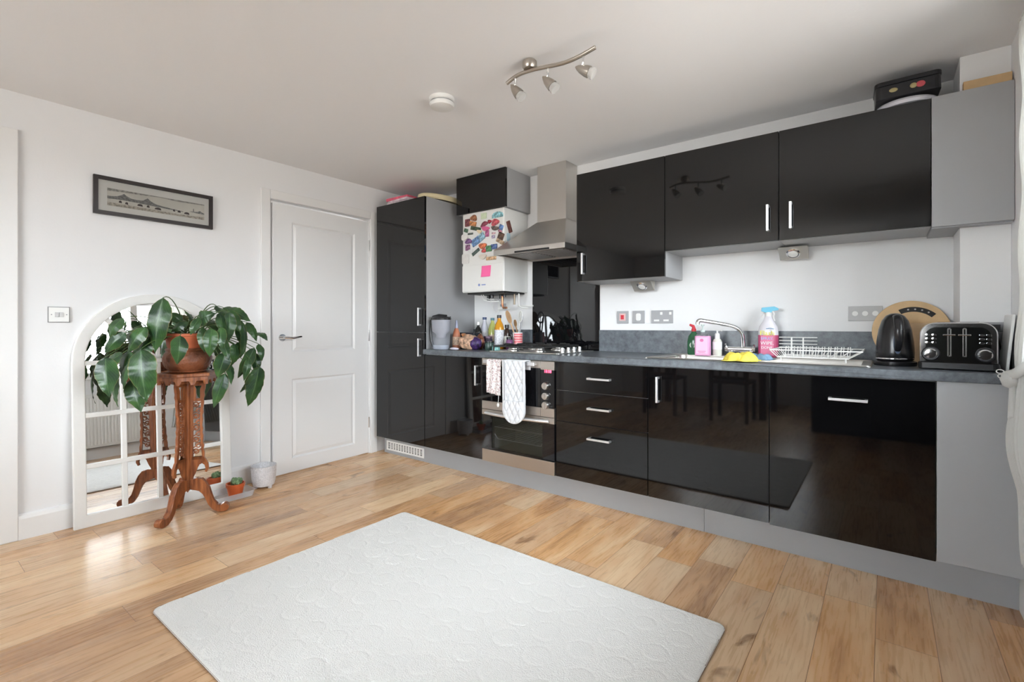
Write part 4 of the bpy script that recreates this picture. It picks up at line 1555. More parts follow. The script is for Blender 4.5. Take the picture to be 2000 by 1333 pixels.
# ------------------------------------------------------------------ things on top of the cabinets
def magazines():
    for k, (x0, x1, y0, y1, z0, z1, col, lab, a) in enumerate((
            (.17, .43, -.55, -.30, 2.106, 2.122, (.78, .70, .74), 'pale pink magazine at the bottom of the pile on the tall cabinet', 3),
            (.19, .45, -.56, -.32, 2.1225, 2.139, (.72, .60, .66), 'white and purple magazine in the middle of the pile on the tall cabinet', -4),
            (.16, .42, -.55, -.29, 2.1395, 2.163, (.72, .12, .20), 'crimson magazine on top of the pile on the tall cabinet', 2))):
        cx, cy = (x0 + x1) / 2, (y0 + y1) / 2
        T = Matrix.Translation((cx, cy, 0)) @ Matrix.Rotation(R(a), 4, 'Z') @ Matrix.Translation((-cx, -cy, 0))
        tag(M().box(x0, x1, y0, y1, z0, z1, T=T).out('magazine', mat('magazine_cover_%s' % 'abc'[k], col, .4, var=(30, .25)), org=(cx, cy, z0), bev=.002), lab, 'magazine', 'magazines on the tall cabinet')


magazines()
m = M()
n = 60
cxx, cyy = .578, -.30
m.lathe([(.02, 2.118), (.165, 2.118), (.185, 2.108), (.198, 2.120), (.196, 2.142), (.183, 2.150), (.02, 2.150)], (cxx, cyy, 0), n=n, sx=.62, sy=1.25)
tag(m.out('round_tray', flat('cream_wood_tray', (.72, .62, .40), .45), org=(cxx, cyy, 2.108), smooth=True, ang=40), 'cream oval tray lying on top of the tall cabinet', 'tray')

t = thing('cake_tin', 'black oblong tin with a floral band, on the wall cabinets near the grey panel', 'tin', (3.585, -.215, 2.1515), rot=(0, R(-1.5), R(3)))
M().prism(rrect(-.118, .118, -.085, .085, .025, 5), 'z', 0, .062).out('body', flat('black_tin', (.015, .015, .018), .3), t, bev=.003, w=False)
M().prism(rrect(-.121, .121, -.088, .088, .026, 5), 'z', .062, .082).out('lid', flat('black_tin', (.015, .015, .018), .3), t, bev=.004, w=False)
m = M()
for k, (dx, col) in enumerate(((-.06, 0), (0, 0), (.045, 0))):
    pass
part_label(M().ell((.045, -.0855, .034), (.017, .003, .014)).out('rose_print', flat('rose_print_red', (.55, .08, .10)), t, smooth=True, w=False), 'red rose print')
part_label(M().ell((-.052, -.0855, .034), (.016, .003, .010)).ell((.020, -.0855, .034), (.013, .003, .012)).out('leaf_print', flat('leaf_print_tan', (.40, .33, .16)), t, smooth=True, w=False), 'tan leaf print')
tag(M().lathe([(.0, 0), (.07, 0), (.118, .006), (.124, .018), (.115, .030), (.06, .040), (0, .042)], (3.585, -.195, 2.1065), n=48).out('white_bowl', flat('lilac_white_plastic', (.74, .73, .80), .4), org=(3.585, -.195, 2.1065), smooth=True, ang=50), 'white upturned dish under the black tin on the wall cabinets', 'dish')
tag(M().box(3.775, 3.925, -.300, -.268, 2.1075, 2.150).out('wooden_plank', mPINE, org=(3.85, -.285, 2.1075), bev=.002), 'strip of pale wood on top of the upper grey panel', 'board')


# ------------------------------------------------------------------ the cluttered corner of the worktop
def jug():
    t = thing('water_filter_jug', 'clear water filter jug with a dark lid beside the tall cabinet', 'jug', (.792, -.525, .9105), R(0))
    sx, sy = 1, .62
    M().lathe([(.070, 0), (.078, .010), (.083, .06), (.090, .20), (.092, .235)], n=32, sx=sx, sy=sy).out('body', mJUG, t, smooth=True, ang=60, w=False)
    part_label(M().lathe([(.040, .09), (.05, .12), (.080, .14), (.084, .225)], n=32, sx=sx, sy=sy).out('funnel', flat('grey_filter_plastic', (.40, .41, .46), .3), t, smooth=True, ang=60, w=False), 'grey filter funnel')
    part_label(M().lathe([(.072, .002), (.075, .010), (.078, .035)], n=32, sx=sx * .98, sy=sy * .98).out('water', flat('pale_water_blue', (.45, .50, .58), .1), t, smooth=True, w=False), 'pale water line')
    part_label(M().lathe([(.094, .228), (.095, .240), (.075, .252), (0, .256)], n=32, sx=sx, sy=sy).out('lid', mBLKPLASTIC, t, smooth=True, ang=40, w=False), 'dark lid')
    P = [(.06, 0, .258), (-.02, 0, .262), (-.08, 0, .250), (-.104, 0, .22), (-.112, 0, .15), (-.104, 0, .07), (-.084, 0, .02)]
    M().tube(P, [.008, .012, .014, .014, .014, .013, .010], n=12).out('handle', mBLKPLASTIC, t, smooth=True, w=False)


jug()


def crumple_bag(name, label, cat, loc, r, m, seed, rz=0, extra=None):
    rnd = random.Random(seed)
    ph = [rnd.uniform(0, 6) for _ in range(8)]
    g = M()
    g.ell((0, 0, r[2]), r, n=40, m=26)
    for v in g.bm.verts:
        p = v.co
        k = 1 + .06 * math.sin(p.x * 90 + ph[0]) * math.sin(p.z * 80 + ph[1]) + .05 * math.sin(p.y * 110 + p.x * 60 + ph[2]) + .03 * math.sin(p.z * 200 + ph[3])
        v.co = Vector((p.x * k, p.y * k, max(0.0, (p.z - r[2]) * k * 1.06 + r[2])))
    t = thing(name, label, cat, loc, rz)
    g.out('bag', m, t, smooth=True, ang=60, w=False)
    if extra:
        extra(t)
    return t


def bag_end(t):
    part_label(M().ell((.060, 0, .048), (.052, .046, .050), n=20).out('purple_end', mat('purple_film', (.045, .018, .10), .4, var=(55, .9), bump=(60, .5)), t, smooth=True, w=False), 'purple printed end')
    part_label(M().tube([(-.045, 0, .075), (-.055, .004, .100), (-.052, 0, .118)], [.022, .012, .020], n=10).out('twisted_neck', flat('orange_film', (.62, .26, .10), .3), t, smooth=True, w=False), 'twisted neck')


crumple_bag('bread_bag', 'orange and brown bread bag with a purple end, right of the water jug', 'bread bag', (.998, -.43, .9105), (.100, .048, .056), mat('orange_brown_film', (.48, .30, .20), .28, var=(45, .75), bump=(70, .6)), 3, R(5), bag_end)
crumple_bag('snack_packet', 'red and green snack packet lying right of the bread bag', 'packet', (1.025, -.335, .9105), (.048, .032, .056), mat('red_green_film', (.25, .09, .05), .3, var=(38, .85)), 8, R(-20))
crumple_bag('snack_packet', 'small white and lilac packet lying flat in front of the bread bag', 'packet', (.945, -.535, .9105), (.04, .02, .010), mat('lilac_film', (.60, .56, .66), .3, var=(50, .2)), 12)
tag(M().box(.745, .955, -.325, -.240, .9105, 1.038).out('storage_box', flat('black_box_plastic', (.02, .022, .03), .25), org=(.85, -.28, .9105), bev=.004), 'black storage box behind the bread bag', 'box')

zW = .9105
# sauce bottle with an orange label, left
bottle('sauce_bottle', 'orange-red squeezy bottle with a clear top between the jug and the bread bag', 'bottle', (.822, -.385, zW),
       [(.026, 0), (.028, .008), (.028, .10), (.020, .14), (.010, .165)], flat('orange_red_sauce', (.60, .22, .12), .3), [(.011, .160), (.009, .20), (.005, .225), (0, .228)], flat('pale_blue_cap', (.42, .46, .62), .3), flat('cream_orange_label', (.72, .52, .38), .5, var=(60, .4)), (.03, .095))
bottle('soy_bottle', 'black sauce bottle with a white tip in front of the cabinet side', 'bottle', (X(934, -.195), -.195, zW),
       [(.026, 0), (.027, .006), (.027, .13), (.020, .155), (.010, .175), (.010, .19)], flat('black_sauce', (.012, .012, .012), .15), [(.011, .188), (.010, .212), (0, .214)], mWHITEPL)
bottle('clear_bottle', 'clear bottle with a navy cap, leftmost of the tall bottles', 'bottle', (X(946.5, -.125), -.125, zW),
       [(.030, 0), (.031, .008), (.031, .14), (.022, .18), (.012, .215), (.012, .235)], flat('pale_lilac_glass', (.62, .63, .72), .12), [(.0145, .232), (.0145, .252), (0, .253)], flat('navy_cap', (.03, .06, .16), .3), flat('grey_white_label', (.60, .60, .63), .5, var=(60, .3)), (.05, .14))
bottle('yellow_green_bottle', 'yellow-green oil bottle between the clear and the amber bottles', 'bottle', (X(962, -.085), -.085, zW),
       [(.030, 0), (.031, .008), (.031, .15), (.022, .185), (.012, .210), (.012, .228)], flat('yellow_green_oil', (.50, .54, .16), .12), [(.0145, .226), (.0145, .246), (0, .247)], flat('teal_cap', (.06, .18, .22), .3), flat('peach_label', (.70, .56, .42), .5), (.03, .11))
bottle('amber_bottle', 'amber oil bottle with a black cap and a pale speckled label', 'bottle', (X(975, -.20), -.20, zW),
       [(.031, 0), (.033, .008), (.033, .165), (.026, .195), (.013, .222), (.013, .245)], flat('amber_oil', (.62, .28, .02), .12), [(.0155, .242), (.0155, .266), (0, .267)], mBLKPLASTIC, flat('speckled_label', (.66, .66, .70), .5, var=(150, .4)), (.025, .150))
bottle('small_dark_bottle', 'small dark brown bottle right of the amber bottle', 'bottle', (X(990, -.16), -.16, zW),
       [(.022, 0), (.023, .006), (.023, .12), (.016, .145), (.011, .165)], flat('dark_brown_glass', (.03, .015, .012), .12), [(.0145, .163), (.0145, .19), (0, .191)], mBLKPLASTIC, flat('beige_label', (.42, .40, .36), .5, var=(70, .3)), (.025, .10))
bottle('dark_jar', 'squat black jar with a plum lid in front of the clear bottle', 'jar', (X(953, -.26), -.26, zW),
       [(.030, 0), (.032, .006), (.032, .075), (.026, .085)], flat('plum_black_glass', (.04, .03, .05), .15), [(.030, .084), (.030, .10), (0, .101)], flat('dark_plum_lid', (.10, .05, .09), .3))
bottle('purple_jar', 'purple-labelled spice jar just left of the utensil pot', 'jar', (X(995, -.24), -.24, zW),
       [(.022, 0), (.023, .004), (.023, .070), (.018, .078)], flat('purple_glass', (.18, .07, .17), .15), [(.021, .077), (.021, .095), (0, .096)], mBLKPLASTIC)
bottle('spice_jar', 'small dark spice jar behind the purple-labelled jar', 'jar', (X(1000, -.12), -.12, zW),
       [(.022, 0), (.023, .004), (.023, .085), (.018, .095)], flat('reddish_black_glass', (.08, .02, .03), .15), [(.021, .094), (.021, .115), (0, .116)], mBLKPLASTIC)
bottle('teal_jar', 'little teal and white jar at the edge of the hob, front left', 'jar', (X(969, -.45), -.45, zW),
       [(.024, 0), (.026, .004), (.026, .024), (.022, .032)], flat('teal_glass', (.22, .50, .48), .15), [(.024, .031), (.024, .040), (0, .041)], flat('teal_lid', (.03, .12, .13), .3), group=None)
bottle('dark_tub', 'dark green tub left of the teal jar', 'jar', (X(956, -.40), -.40, zW),
       [(.028, 0), (.030, .004), (.030, .055), (.027, .060)], flat('dark_green_tub', (.03, .06, .05), .3), [(.0305, .058), (.0305, .066), (0, .067)], mBLKPLASTIC)


def utensil_pot():
    px = X(1011, -.16)
    t = thing('utensil_pot', 'white and red tin pot holding kitchen utensils, left of the splashback', 'pot', (px, -.16, zW))
    mR = mat('red_white_print', (.70, .06, .08), .35)
    nt, b, N, L = nodes(mR)
    tc = N('TexCoord')
    wv = N('TexWave')
    wv.bands_direction = 'Z'
    wv.inputs['Scale'].default_value = 16
    wv.inputs['Distortion'].default_value = 6
    wv.inputs['Detail Scale'].default_value = 40
    L(tc.outputs['Object'], wv.inputs['Vector'])
    cr = N('ValToRGB')
    cr.color_ramp.interpolation = 'CONSTANT'
    cr.color_ramp.elements[0].color = (.62, .03, .06, 1)
    cr.color_ramp.elements[1].position = .72
    cr.color_ramp.elements[1].color = (.80, .66, .62, 1)
    L(wv.outputs['Fac'], cr.inputs[0])
    L(cr.outputs[0], b.inputs['Base Color'])
    g = M().lathe([(.037, 0), (.038, .002), (.038, .130), (.0355, .130), (.0355, .012), (0, .010)], n=36)
    g.out('pot', mWHITEPL, t, smooth=True, ang=30, w=False)
    m = M()
    a0, a1 = -100, 20
    m.grid(lambda a, b: (.0386 * math.cos(R(a0 + (a1 - a0) * a)), .0386 * math.sin(R(a0 + (a1 - a0) * a)), .010 + .112 * b), 16, 3)
    part_label(m.out('pot_label', mR, t, smooth=True, w=False), 'red and white printed label')
    z = zW + .012
    # utensils stand in the pot: each its own thing
    def paddle(name, label, base, tip, hw, hl, m, thick=.006, slot=0, cat='utensil'):
        base, tip = Vector(base), Vector(tip)
        d = (tip - base).normalized()
        side = d.cross(Vector((0.35, 1, 0))).normalized()
        nn_ = side.cross(d).normalized()
        g = M()
        Lh = (tip - base).length - hl
        g.tube([base, base + d * (Lh + .01)], .0055, n=8)
        pts = []
        for i in range(24):
            a = 2 * PI * i / 24
            pts.append((hw * math.sin(a), -math.cos(a) * hl / 2 * (1 if math.cos(a) < 0 else 1)))
        T = Matrix.Translation(base + d * (Lh + hl / 2)) @ Matrix((side, d, nn_)).transposed().to_4x4()
        if slot:
            g.ring(pts, [(p[0] * .62, p[1] * .74) for p in pts], 'z', -thick / 2, thick / 2, T=T)
            g.box(-.0025, .0025, -hl * .36, hl * .36, -thick / 2, thick / 2, T=T)
        else:
            g.prism(pts, 'z', -thick / 2, thick / 2, T=T)
        return tag(g.out(name, m, org=tuple(base), bev=.001), label, cat)
    paddle('wooden_spatula', 'light wooden spatula leaning left in the utensil pot', (px + .008, -.155, z), (px - .085, -.19, zW + .300), .030, .105, flat('beech_wood', (.56, .36, .20), .5, var=(20, .15)))
    paddle('wooden_spoon', 'darker wooden spoon leaning left in the utensil pot', (px + .012, -.145, z), (px - .055, -.125, zW + .230), .018, .06, flat('worn_beech', (.42, .25, .12), .5, var=(20, .15)))
    paddle('slotted_spoon', 'white slotted spoon standing upright in the utensil pot', (px - .005, -.150, z), (px + .020, -.15, zW + .300), .029, .10, mWHITEPL, slot=1)
    paddle('kitchen_spoon', 'thin grey spoon at the right of the utensil pot', (px, -.17, z), (px + .040, -.15, zW + .255), .008, .06, mGREYPL)


utensil_pot()
# small hooks on the cabinet side above the jug
tag(M().box(.6695, .675, -.335, -.322, 1.145, 1.165).box(.6695, .675, -.307, -.300, 1.142, 1.168).out('wall_hook', mBLKPLASTIC, org=(.67, -.31, 1.15)), 'tiny pair of dark hooks on the grey cabinet side', 'hook')


# ================================================================== CEILING THINGS
t = thing('smoke_alarm', 'round white smoke alarm on the ceiling', 'smoke alarm', (1.672, -1.372, ROOM_H))
M().lathe([(.066, -.001), (.067, -.018), (.062, -.022)], n=40).out('mount', mWHITEPL, t, smooth=True, ang=30, w=False)
part_label(M().lathe([(.058, -.022), (.058, -.030)], n=40).out('vents', mGREYPL, t, smooth=True, w=False), 'grey vent slots')
M().lathe([(.062, -.028), (.065, -.034), (.060, -.048), (.034, -.055), (0, -.056)], n=40).out('cover', mWHITEPL, t, smooth=True, ang=50, w=False)


def spotlights():
    t = thing('ceiling_spotlight', 'brushed steel wavy spotlight bar with three heads on the ceiling', 'ceiling light', (2.25, -1.39, ROOM_H))
    mN = flat('brushed_nickel', (.50, .46, .41), .28, metal=1)
    M().lathe([(.026, -.001), (.032, -.008), (.033, -.030), (.027, -.040), (0, -.042)], (2.245, -1.388, ROOM_H), n=36).out('mount', mN, t, smooth=True, ang=35)
    K = [(990, 163), (1005, 150), (1020, 142.5), (1045, 135), (1070, 130), (1095, 125.5), (1118, 117), (1140, 106), (1163, 92)]
    P = []
    x0, x1 = 2.112, 2.577
    yb = -1.392
    for u, v in K:
        q = at(u, v, 'y', yb)
        P.append(Vector((q.x, yb, q.z)))
    # smooth
    Q = []
    for i in range(len(P) - 1):
        for k in range(4):
            Q.append(P[i].lerp(P[i + 1], k / 4))
    Q.append(P[-1])
    for _ in range(6):
        Q = [Q[0]] + [(Q[i - 1] + Q[i] * 2 + Q[i + 1]) / 4 for i in range(1, len(Q) - 1)] + [Q[-1]]
    M().tube(Q, .0085, n=12).out('bar', mN, t, smooth=True)
    for (ub, vb, uh, vh, ut, vt) in ((1006, 152, 998, 166, 1022, 198), (1070, 133, 1060, 150, 1087, 181), (1139, 111, 1124, 131, 1155, 148)):
        pb = at(ub, vb, 'y', yb)
        ph = at(uh, vh, 'y', yb)
        pt = at(ut, vt, 'y', yb)
        a = ph
        dp = (ph - Vector((CX, CY, CZ))).dot(FW)
        d = deep(ut, vt, dp) - deep(uh, vh, dp) - FW * .02
        d.normalize()
        q = d.to_track_quat('Z', 'Y').to_matrix().to_4x4()
        T = Matrix.Translation(a) @ q
        h = M().lathe([(.003, 0), (.010, .010), (.017, .026), (.0225, .048), (.0245, .064), (.021, .065)], n=28, T=T)
        ho = h.out('spot_head', mN, t, smooth=True, ang=40)
        c = a + d * .025
        M().tube([pb, Vector((pb.x, yb, c.z + .018)), c], .0045, n=8).out('arm', mCHROME, ho, smooth=True)
        part_label(M().lathe([(.020, .064), (.025, .080), (.0245, .086), (0, .088)], n=24, T=T).out('bulb', mBULB, ho, smooth=True, ang=50), 'white bulb')


spotlights()

# ================================================================== RUG
def rug():
    x0, x1, y0, y1 = 1.285, 3.053, -2.530, -1.297
    rnd = random.Random(5)
    C = []
    nx, ny = 13, 10
    for i in range(nx):
        for j in range(ny):
            cx = x0 + (i + .5 + (.5 if j % 2 else 0) * .9 - .2) * (x1 - x0) / nx + rnd.uniform(-.022, .022)
            cy = y0 + (j + .5) * (y1 - y0) / ny + rnd.uniform(-.016, .016)
            C.append((cx, cy, rnd.uniform(.040, .054)))
    NX, NY = 440, 310
    import numpy as np
    xs = np.linspace(x0, x1, NX + 1)
    ys = np.linspace(y0, y1, NY + 1)
    XX, YY = np.meshgrid(xs, ys, indexing='ij')
    H = np.zeros_like(XX)
    for cx, cy, r in C:
        ex = 1.0
        d = np.sqrt((XX - cx) ** 2 + (YY - cy) ** 2)
        disc = np.clip((r - d) / .008, 0, 1) * .0013
        ang = np.arctan2(YY - cy, XX - cx)
        groove = -np.exp(-((d - r - .003) / .004) ** 2) * .0016 * (.65 + .35 * np.sin(ang + cx * 9))
        H += disc + groove
    rs = np.random.RandomState(2)
    H += rs.normal(0, .00022, H.shape)
    ed = np.minimum(np.minimum(XX - x0, x1 - XX), np.minimum(YY - y0, y1 - YY))
    Z = .013 + H - np.clip((.008 - ed) / .008, 0, 1) ** 2 * .006
    verts = np.stack([XX, YY, Z], -1).reshape(-1, 3)
    # rounded corners
    rc = .03
    for cxx_, cyy_, sx, sy in ((x0 + rc, y0 + rc, -1, -1), (x1 - rc, y0 + rc, 1, -1), (x1 - rc, y1 - rc, 1, 1), (x0 + rc, y1 - rc, -1, 1)):
        dx = (verts[:, 0] - cxx_) * sx
        dy = (verts[:, 1] - cyy_) * sy
        k = (dx > 0) & (dy > 0)
        mx = np.maximum(dx, dy)
        rr_ = np.sqrt(dx ** 2 + dy ** 2) + 1e-9
        f = np.where(k, mx / rr_, 1)
        verts[k, 0] = cxx_ + sx * dx[k] * f[k]
        verts[k, 1] = cyy_ + sy * dy[k] * f[k]
    idx = np.arange((NX + 1) * (NY + 1)).reshape(NX + 1, NY + 1)
    faces = np.stack([idx[:-1, :-1], idx[1:, :-1], idx[1:, 1:], idx[:-1, 1:]], -1).reshape(-1, 4)
    org = np.array([(x0 + x1) / 2, (y0 + y1) / 2, 0.001])
    me = bpy.data.meshes.new('pile')
    me.from_pydata((verts - org).tolist(), [], faces.tolist())
    me.polygons.foreach_set('use_smooth', [True] * len(me.polygons))
    me.materials.append(mat('cream_wool_pile', (.80, .79, .765), .95, bump=(220, .5, 2), sheen=.2))
    root = thing('area_rug', 'cream wool rug with embossed circles on the wooden floor', 'rug', tuple(org))
    o = bpy.data.objects.new('pile', me)
    COL.objects.link(o)
    o.parent = root
    m = M().prism(rrect(x0 + .001, x1 - .001, y0 + .001, y1 - .001, .028, 5), 'z', .001, .009)
    part_label(m.out('backing', mRUGSIDE, root), 'brown backing edge')


rug()


# ================================================================== MIRROR
def mirror():
    y0, y1 = -2.530, -1.742
    cyy = (y0 + y1) / 2
    ro = (y1 - y0) / 2
    H = 1.285
    zs = H - ro
    fw = .055
    lean = 3.4
    t = thing('arched_mirror', 'white arched window-pane mirror leaning on the left wall behind the plant stand', 'mirror', (.088, 0, 0), rot=(0, R(-lean), 0))
    n = 28
    outer = [(y0, 0), (y1, 0)] + arcpts(cyy, zs, ro, 0, 180, n)
    ri = ro - fw
    inner = [(y0 + fw, .068), (y1 - fw, .068)] + arcpts(cyy, zs, ri, 0, 180, n)
    M().ring(outer, inner, 'x', -.026, 0).out('frame', mMFRAME, t, bev=.004, w=False)
    part_label(M().prism([(y0 + .02, .02), (y1 - .02, .02)] + arcpts(cyy, zs, ro - .02, 0, 180, n), 'x', -.020, -.016).out('mirror_glass', mMIRROR, t, w=False), 'mirror glass')
    m = M()
    b = .0165
    xa, xb = -.016, -.003
    iy0, iy1 = y0 + fw - .002, y1 - fw + .002
    zrows = (.325, .602, zs - .003)
    for z in zrows:
        m.box(xa, xb, iy0, iy1, z - b / 1.3, z + b / 1.3)
    ws = (iy1 - iy0) / 4
    for k in (1, 2, 3):
        y = iy0 + ws * k
        m.box(xa, xb - .001, y - b / 1.3, y + b / 1.3, .066, zs)
    for a in (45, 90, 135):
        T = Matrix.Translation((0, cyy, zs)) @ Matrix.Rotation(R(a - 90), 4, 'X')
        m.box(xa, xb - .002, -b / 1.4, b / 1.4, 0, ri + .004, T=T)
    m.out('glazing_bars', mMFRAME, t, bev=.003, w=False)


mirror()

# ================================================================== PLANT STAND AND PLANT
SC = Vector((.318, -2.078, 0))
DIRS = [Vector((.5, -.866, 0)), Vector((.5, .866, 0)), Vector((-1, 0, 0))]


def stand():
    t = thing('plant_stand', 'carved reddish wooden plant stand with three scroll feet in front of the mirror', 'plant stand', tuple(SC))
    m = M()
    rot = R(22)
    oct_ = lambda r: [(SC.x + r * math.cos(rot + 2 * PI * i / 6), SC.y + r * math.sin(rot + 2 * PI * i / 6)) for i in range(6)]
    m.prism(oct_(.157), 'z', .806, .826)
    m.out('tabletop', mCARVED, t, bev=.004)
    # scalloped apron
    m = M()
    O, I = oct_(.145), oct_(.132)
    for k in range(6):
        a, b = Vector((*O[k], 0)), Vector((*O[(k + 1) % 6], 0))
        c, d = Vector((*I[k], 0)), Vector((*I[(k + 1) % 6], 0))
        N_ = 16
        R0 = []
        for i in range(N_ + 1):
            s = i / N_
            zz = .762 + .022 * (1 if .18 < (s * 2) % 1 < .82 else 0) * (1 if .1 < s < .9 else 0)
            R0.append((a.lerp(b, s), c.lerp(d, s), zz))
        for (p, q, z0), (p2, q2, z1) in zip(R0, R0[1:]):
            vs = [m.bm.verts.new((v.x, v.y, z)) for v, z in ((p, z0), (p2, z1), (p2, .806), (p, .806), (q, z0), (q2, z1), (q2, .806), (q, .806))]
            for f in ((0, 1, 2, 3), (7, 6, 5, 4), (0, 4, 5, 1), (3, 2, 6, 7)):
                m.bm.faces.new([vs[i] for i in f])
    m.out('apron', mCARVED, t)
    m = M().cyl((SC.x, SC.y, .16), (SC.x, SC.y, .806), .020, .018, n=6)
    m.lathe([(0, .13), (.014, .15), (.022, .17)], (SC.x, SC.y, 0), n=12)
    m.lathe([(.019, .762), (.10, .764), (.10, .806)], (SC.x, SC.y, 0), n=6)
    m.out('centre_post', mCARVED, t)
    for k, d in enumerate(DIRS):
        side = Vector((-d.y, d.x, 0))
        T = Matrix.Translation(SC) @ Matrix((d, side, Vector((0, 0, 1)))).transposed().to_4x4()
        th = .008
        # pierced fin: outline frame with scrolls inside
        m = M()
        w0, w1 = .090, .074

        def wz(z):
            return w1 + (w0 - w1) * abs((z - .52) / .24) ** 1.5
        # inner rail, outer rail
        zz = [.30 + (.765 - .30) * i / 24 for i in range(25)]
        outer = [(wz(z) + .0025 * math.sin(z * 130), z) for z in zz]
        m.prism(outer + [(wz(z) - .013, z) for z in reversed(zz)], 'y', -th, th, T=T)
        m.prism([(.014, .19), (.028, .19), (.028, .765), (.014, .765)], 'y', -th, th, T=T)
        for z0, z1 in ((.745, .765), (.655, .672), (.318, .334)):
            m.prism([(.02, z0), (.08, z0), (.08, z1), (.02, z1)], 'y', -th, th, T=T)
        # top window lattice: a small arch opening
        m.prism([(.026, .672), (.042, .672), (.042, .725), (.034, .745), (.026, .745)], 'y', -th * .8, th * .8, T=T)
        m.prism([(.062, .672), (.078, .672), (.078, .745), (.070, .745), (.062, .725)], 'y', -th * .8, th * .8, T=T)
        # scrolls
        nS = 9
        for i in range(nS):
            zc = .350 + (.655 - .350) * (i + .4) / nS
            sg = 1 if i % 2 else -1
            pts = []
            for j in range(15):
                a = j / 14
                ang = a * 2.2 * PI * 1.0
                r = .0165 * (1 - .55 * a)
                pts.append(Vector((.048 + sg * .006 + sg * r * math.cos(ang), 0, zc + r * math.sin(ang))))
            m.tube([T @ p for p in pts], .0036, n=6, flatten=1.3)
            m.tube([T @ Vector((.027, 0, zc - .012)), T @ Vector((.048, 0, zc + .003)), T @ Vector((.068, 0, zc + .016))], .0036, n=6)
        # lower drop bracket
        dr = [(.028, .334), (.078, .334), (.090, .318), (.103, .292), (.106, .262), (.096, .240), (.086, .244), (.090, .262), (.084, .284), (.072, .294), (.060, .288), (.050, .270), (.040, .240), (.028, .215)]
        m.prism(dr, 'y', -th, th, T=T)
        o = m.out('pierced_panel', mCARVED, t)
        part_label(o, 'pierced scrollwork panel')
        # cabriole leg
        outl = [(.012, .205), (.045, .212), (.070, .205), (.092, .180), (.108, .145), (.118, .105), (.130, .070), (.150, .045), (.172, .040), (.186, .052), (.200, .048), (.206, .030), (.196, .010), (.172, 0), (.148, .004), (.124, .022), (.104, .050), (.090, .085), (.076, .115), (.058, .135), (.040, .142), (.012, .150)]
        m = M().prism(outl, 'y', -.0145, .0145, T=T)
        m.tube([T @ Vector((x_, -.0145, z_)) for x_, z_ in outl[2:8]], .004, n=6)
        m.tube([T @ Vector((x_, .0145, z_)) for x_, z_ in outl[2:8]], .004, n=6)
        m.cyl(T @ Vector((.186, -.019, .026)), T @ Vector((.186, .019, .026)), .0235, n=18)
        m.out('leg', mCARVED, t, bev=.004)


stand()


def leaf(m, base, tip, w, out, bulge=.03, roll=0.0, fold=.22, rnd=random):
    base, tip = Vector(base), Vector(tip)
    d = tip - base
    L_ = d.length
    o = Vector(out)
    o = (o - d * (o.dot(d) / d.length_squared))
    if o.length < 1e-4:
        o = Vector((0, 0, 1))
    o.normalize()
    side = d.normalized().cross(o).normalized()
    side = Matrix.Rotation(roll, 3, d.normalized()) @ side
    nrm = side.cross(d.normalized()).normalized()
    if nrm.dot(o) < 0:
        nrm = -nrm
    ph = rnd.uniform(0, 6)

    def f(a, b):
        s = (a - .5) * 2
        prof = math.sin(PI * min(1, max(0, b)) ** .72) ** .85 * (1 - .12 * b)
        if b > .8:
            prof *= 1 - ((b - .8) / .2) ** 2 * .3
        wv = 1 + .05 * math.sin(b * 16 + ph + s)
        ww = w / 2 * prof * wv
        p = base + d * b + nrm * (bulge * math.sin(PI * b)) + side * (s * ww)
        p += nrm * (-fold * abs(s) * ww + .05 * w * math.sin(b * 9 + ph) * abs(s) + w * .03 * math.sin(b * 38 + s * 2) * abs(s))
        return p
    m.grid(f, 8, 18, uv=True)


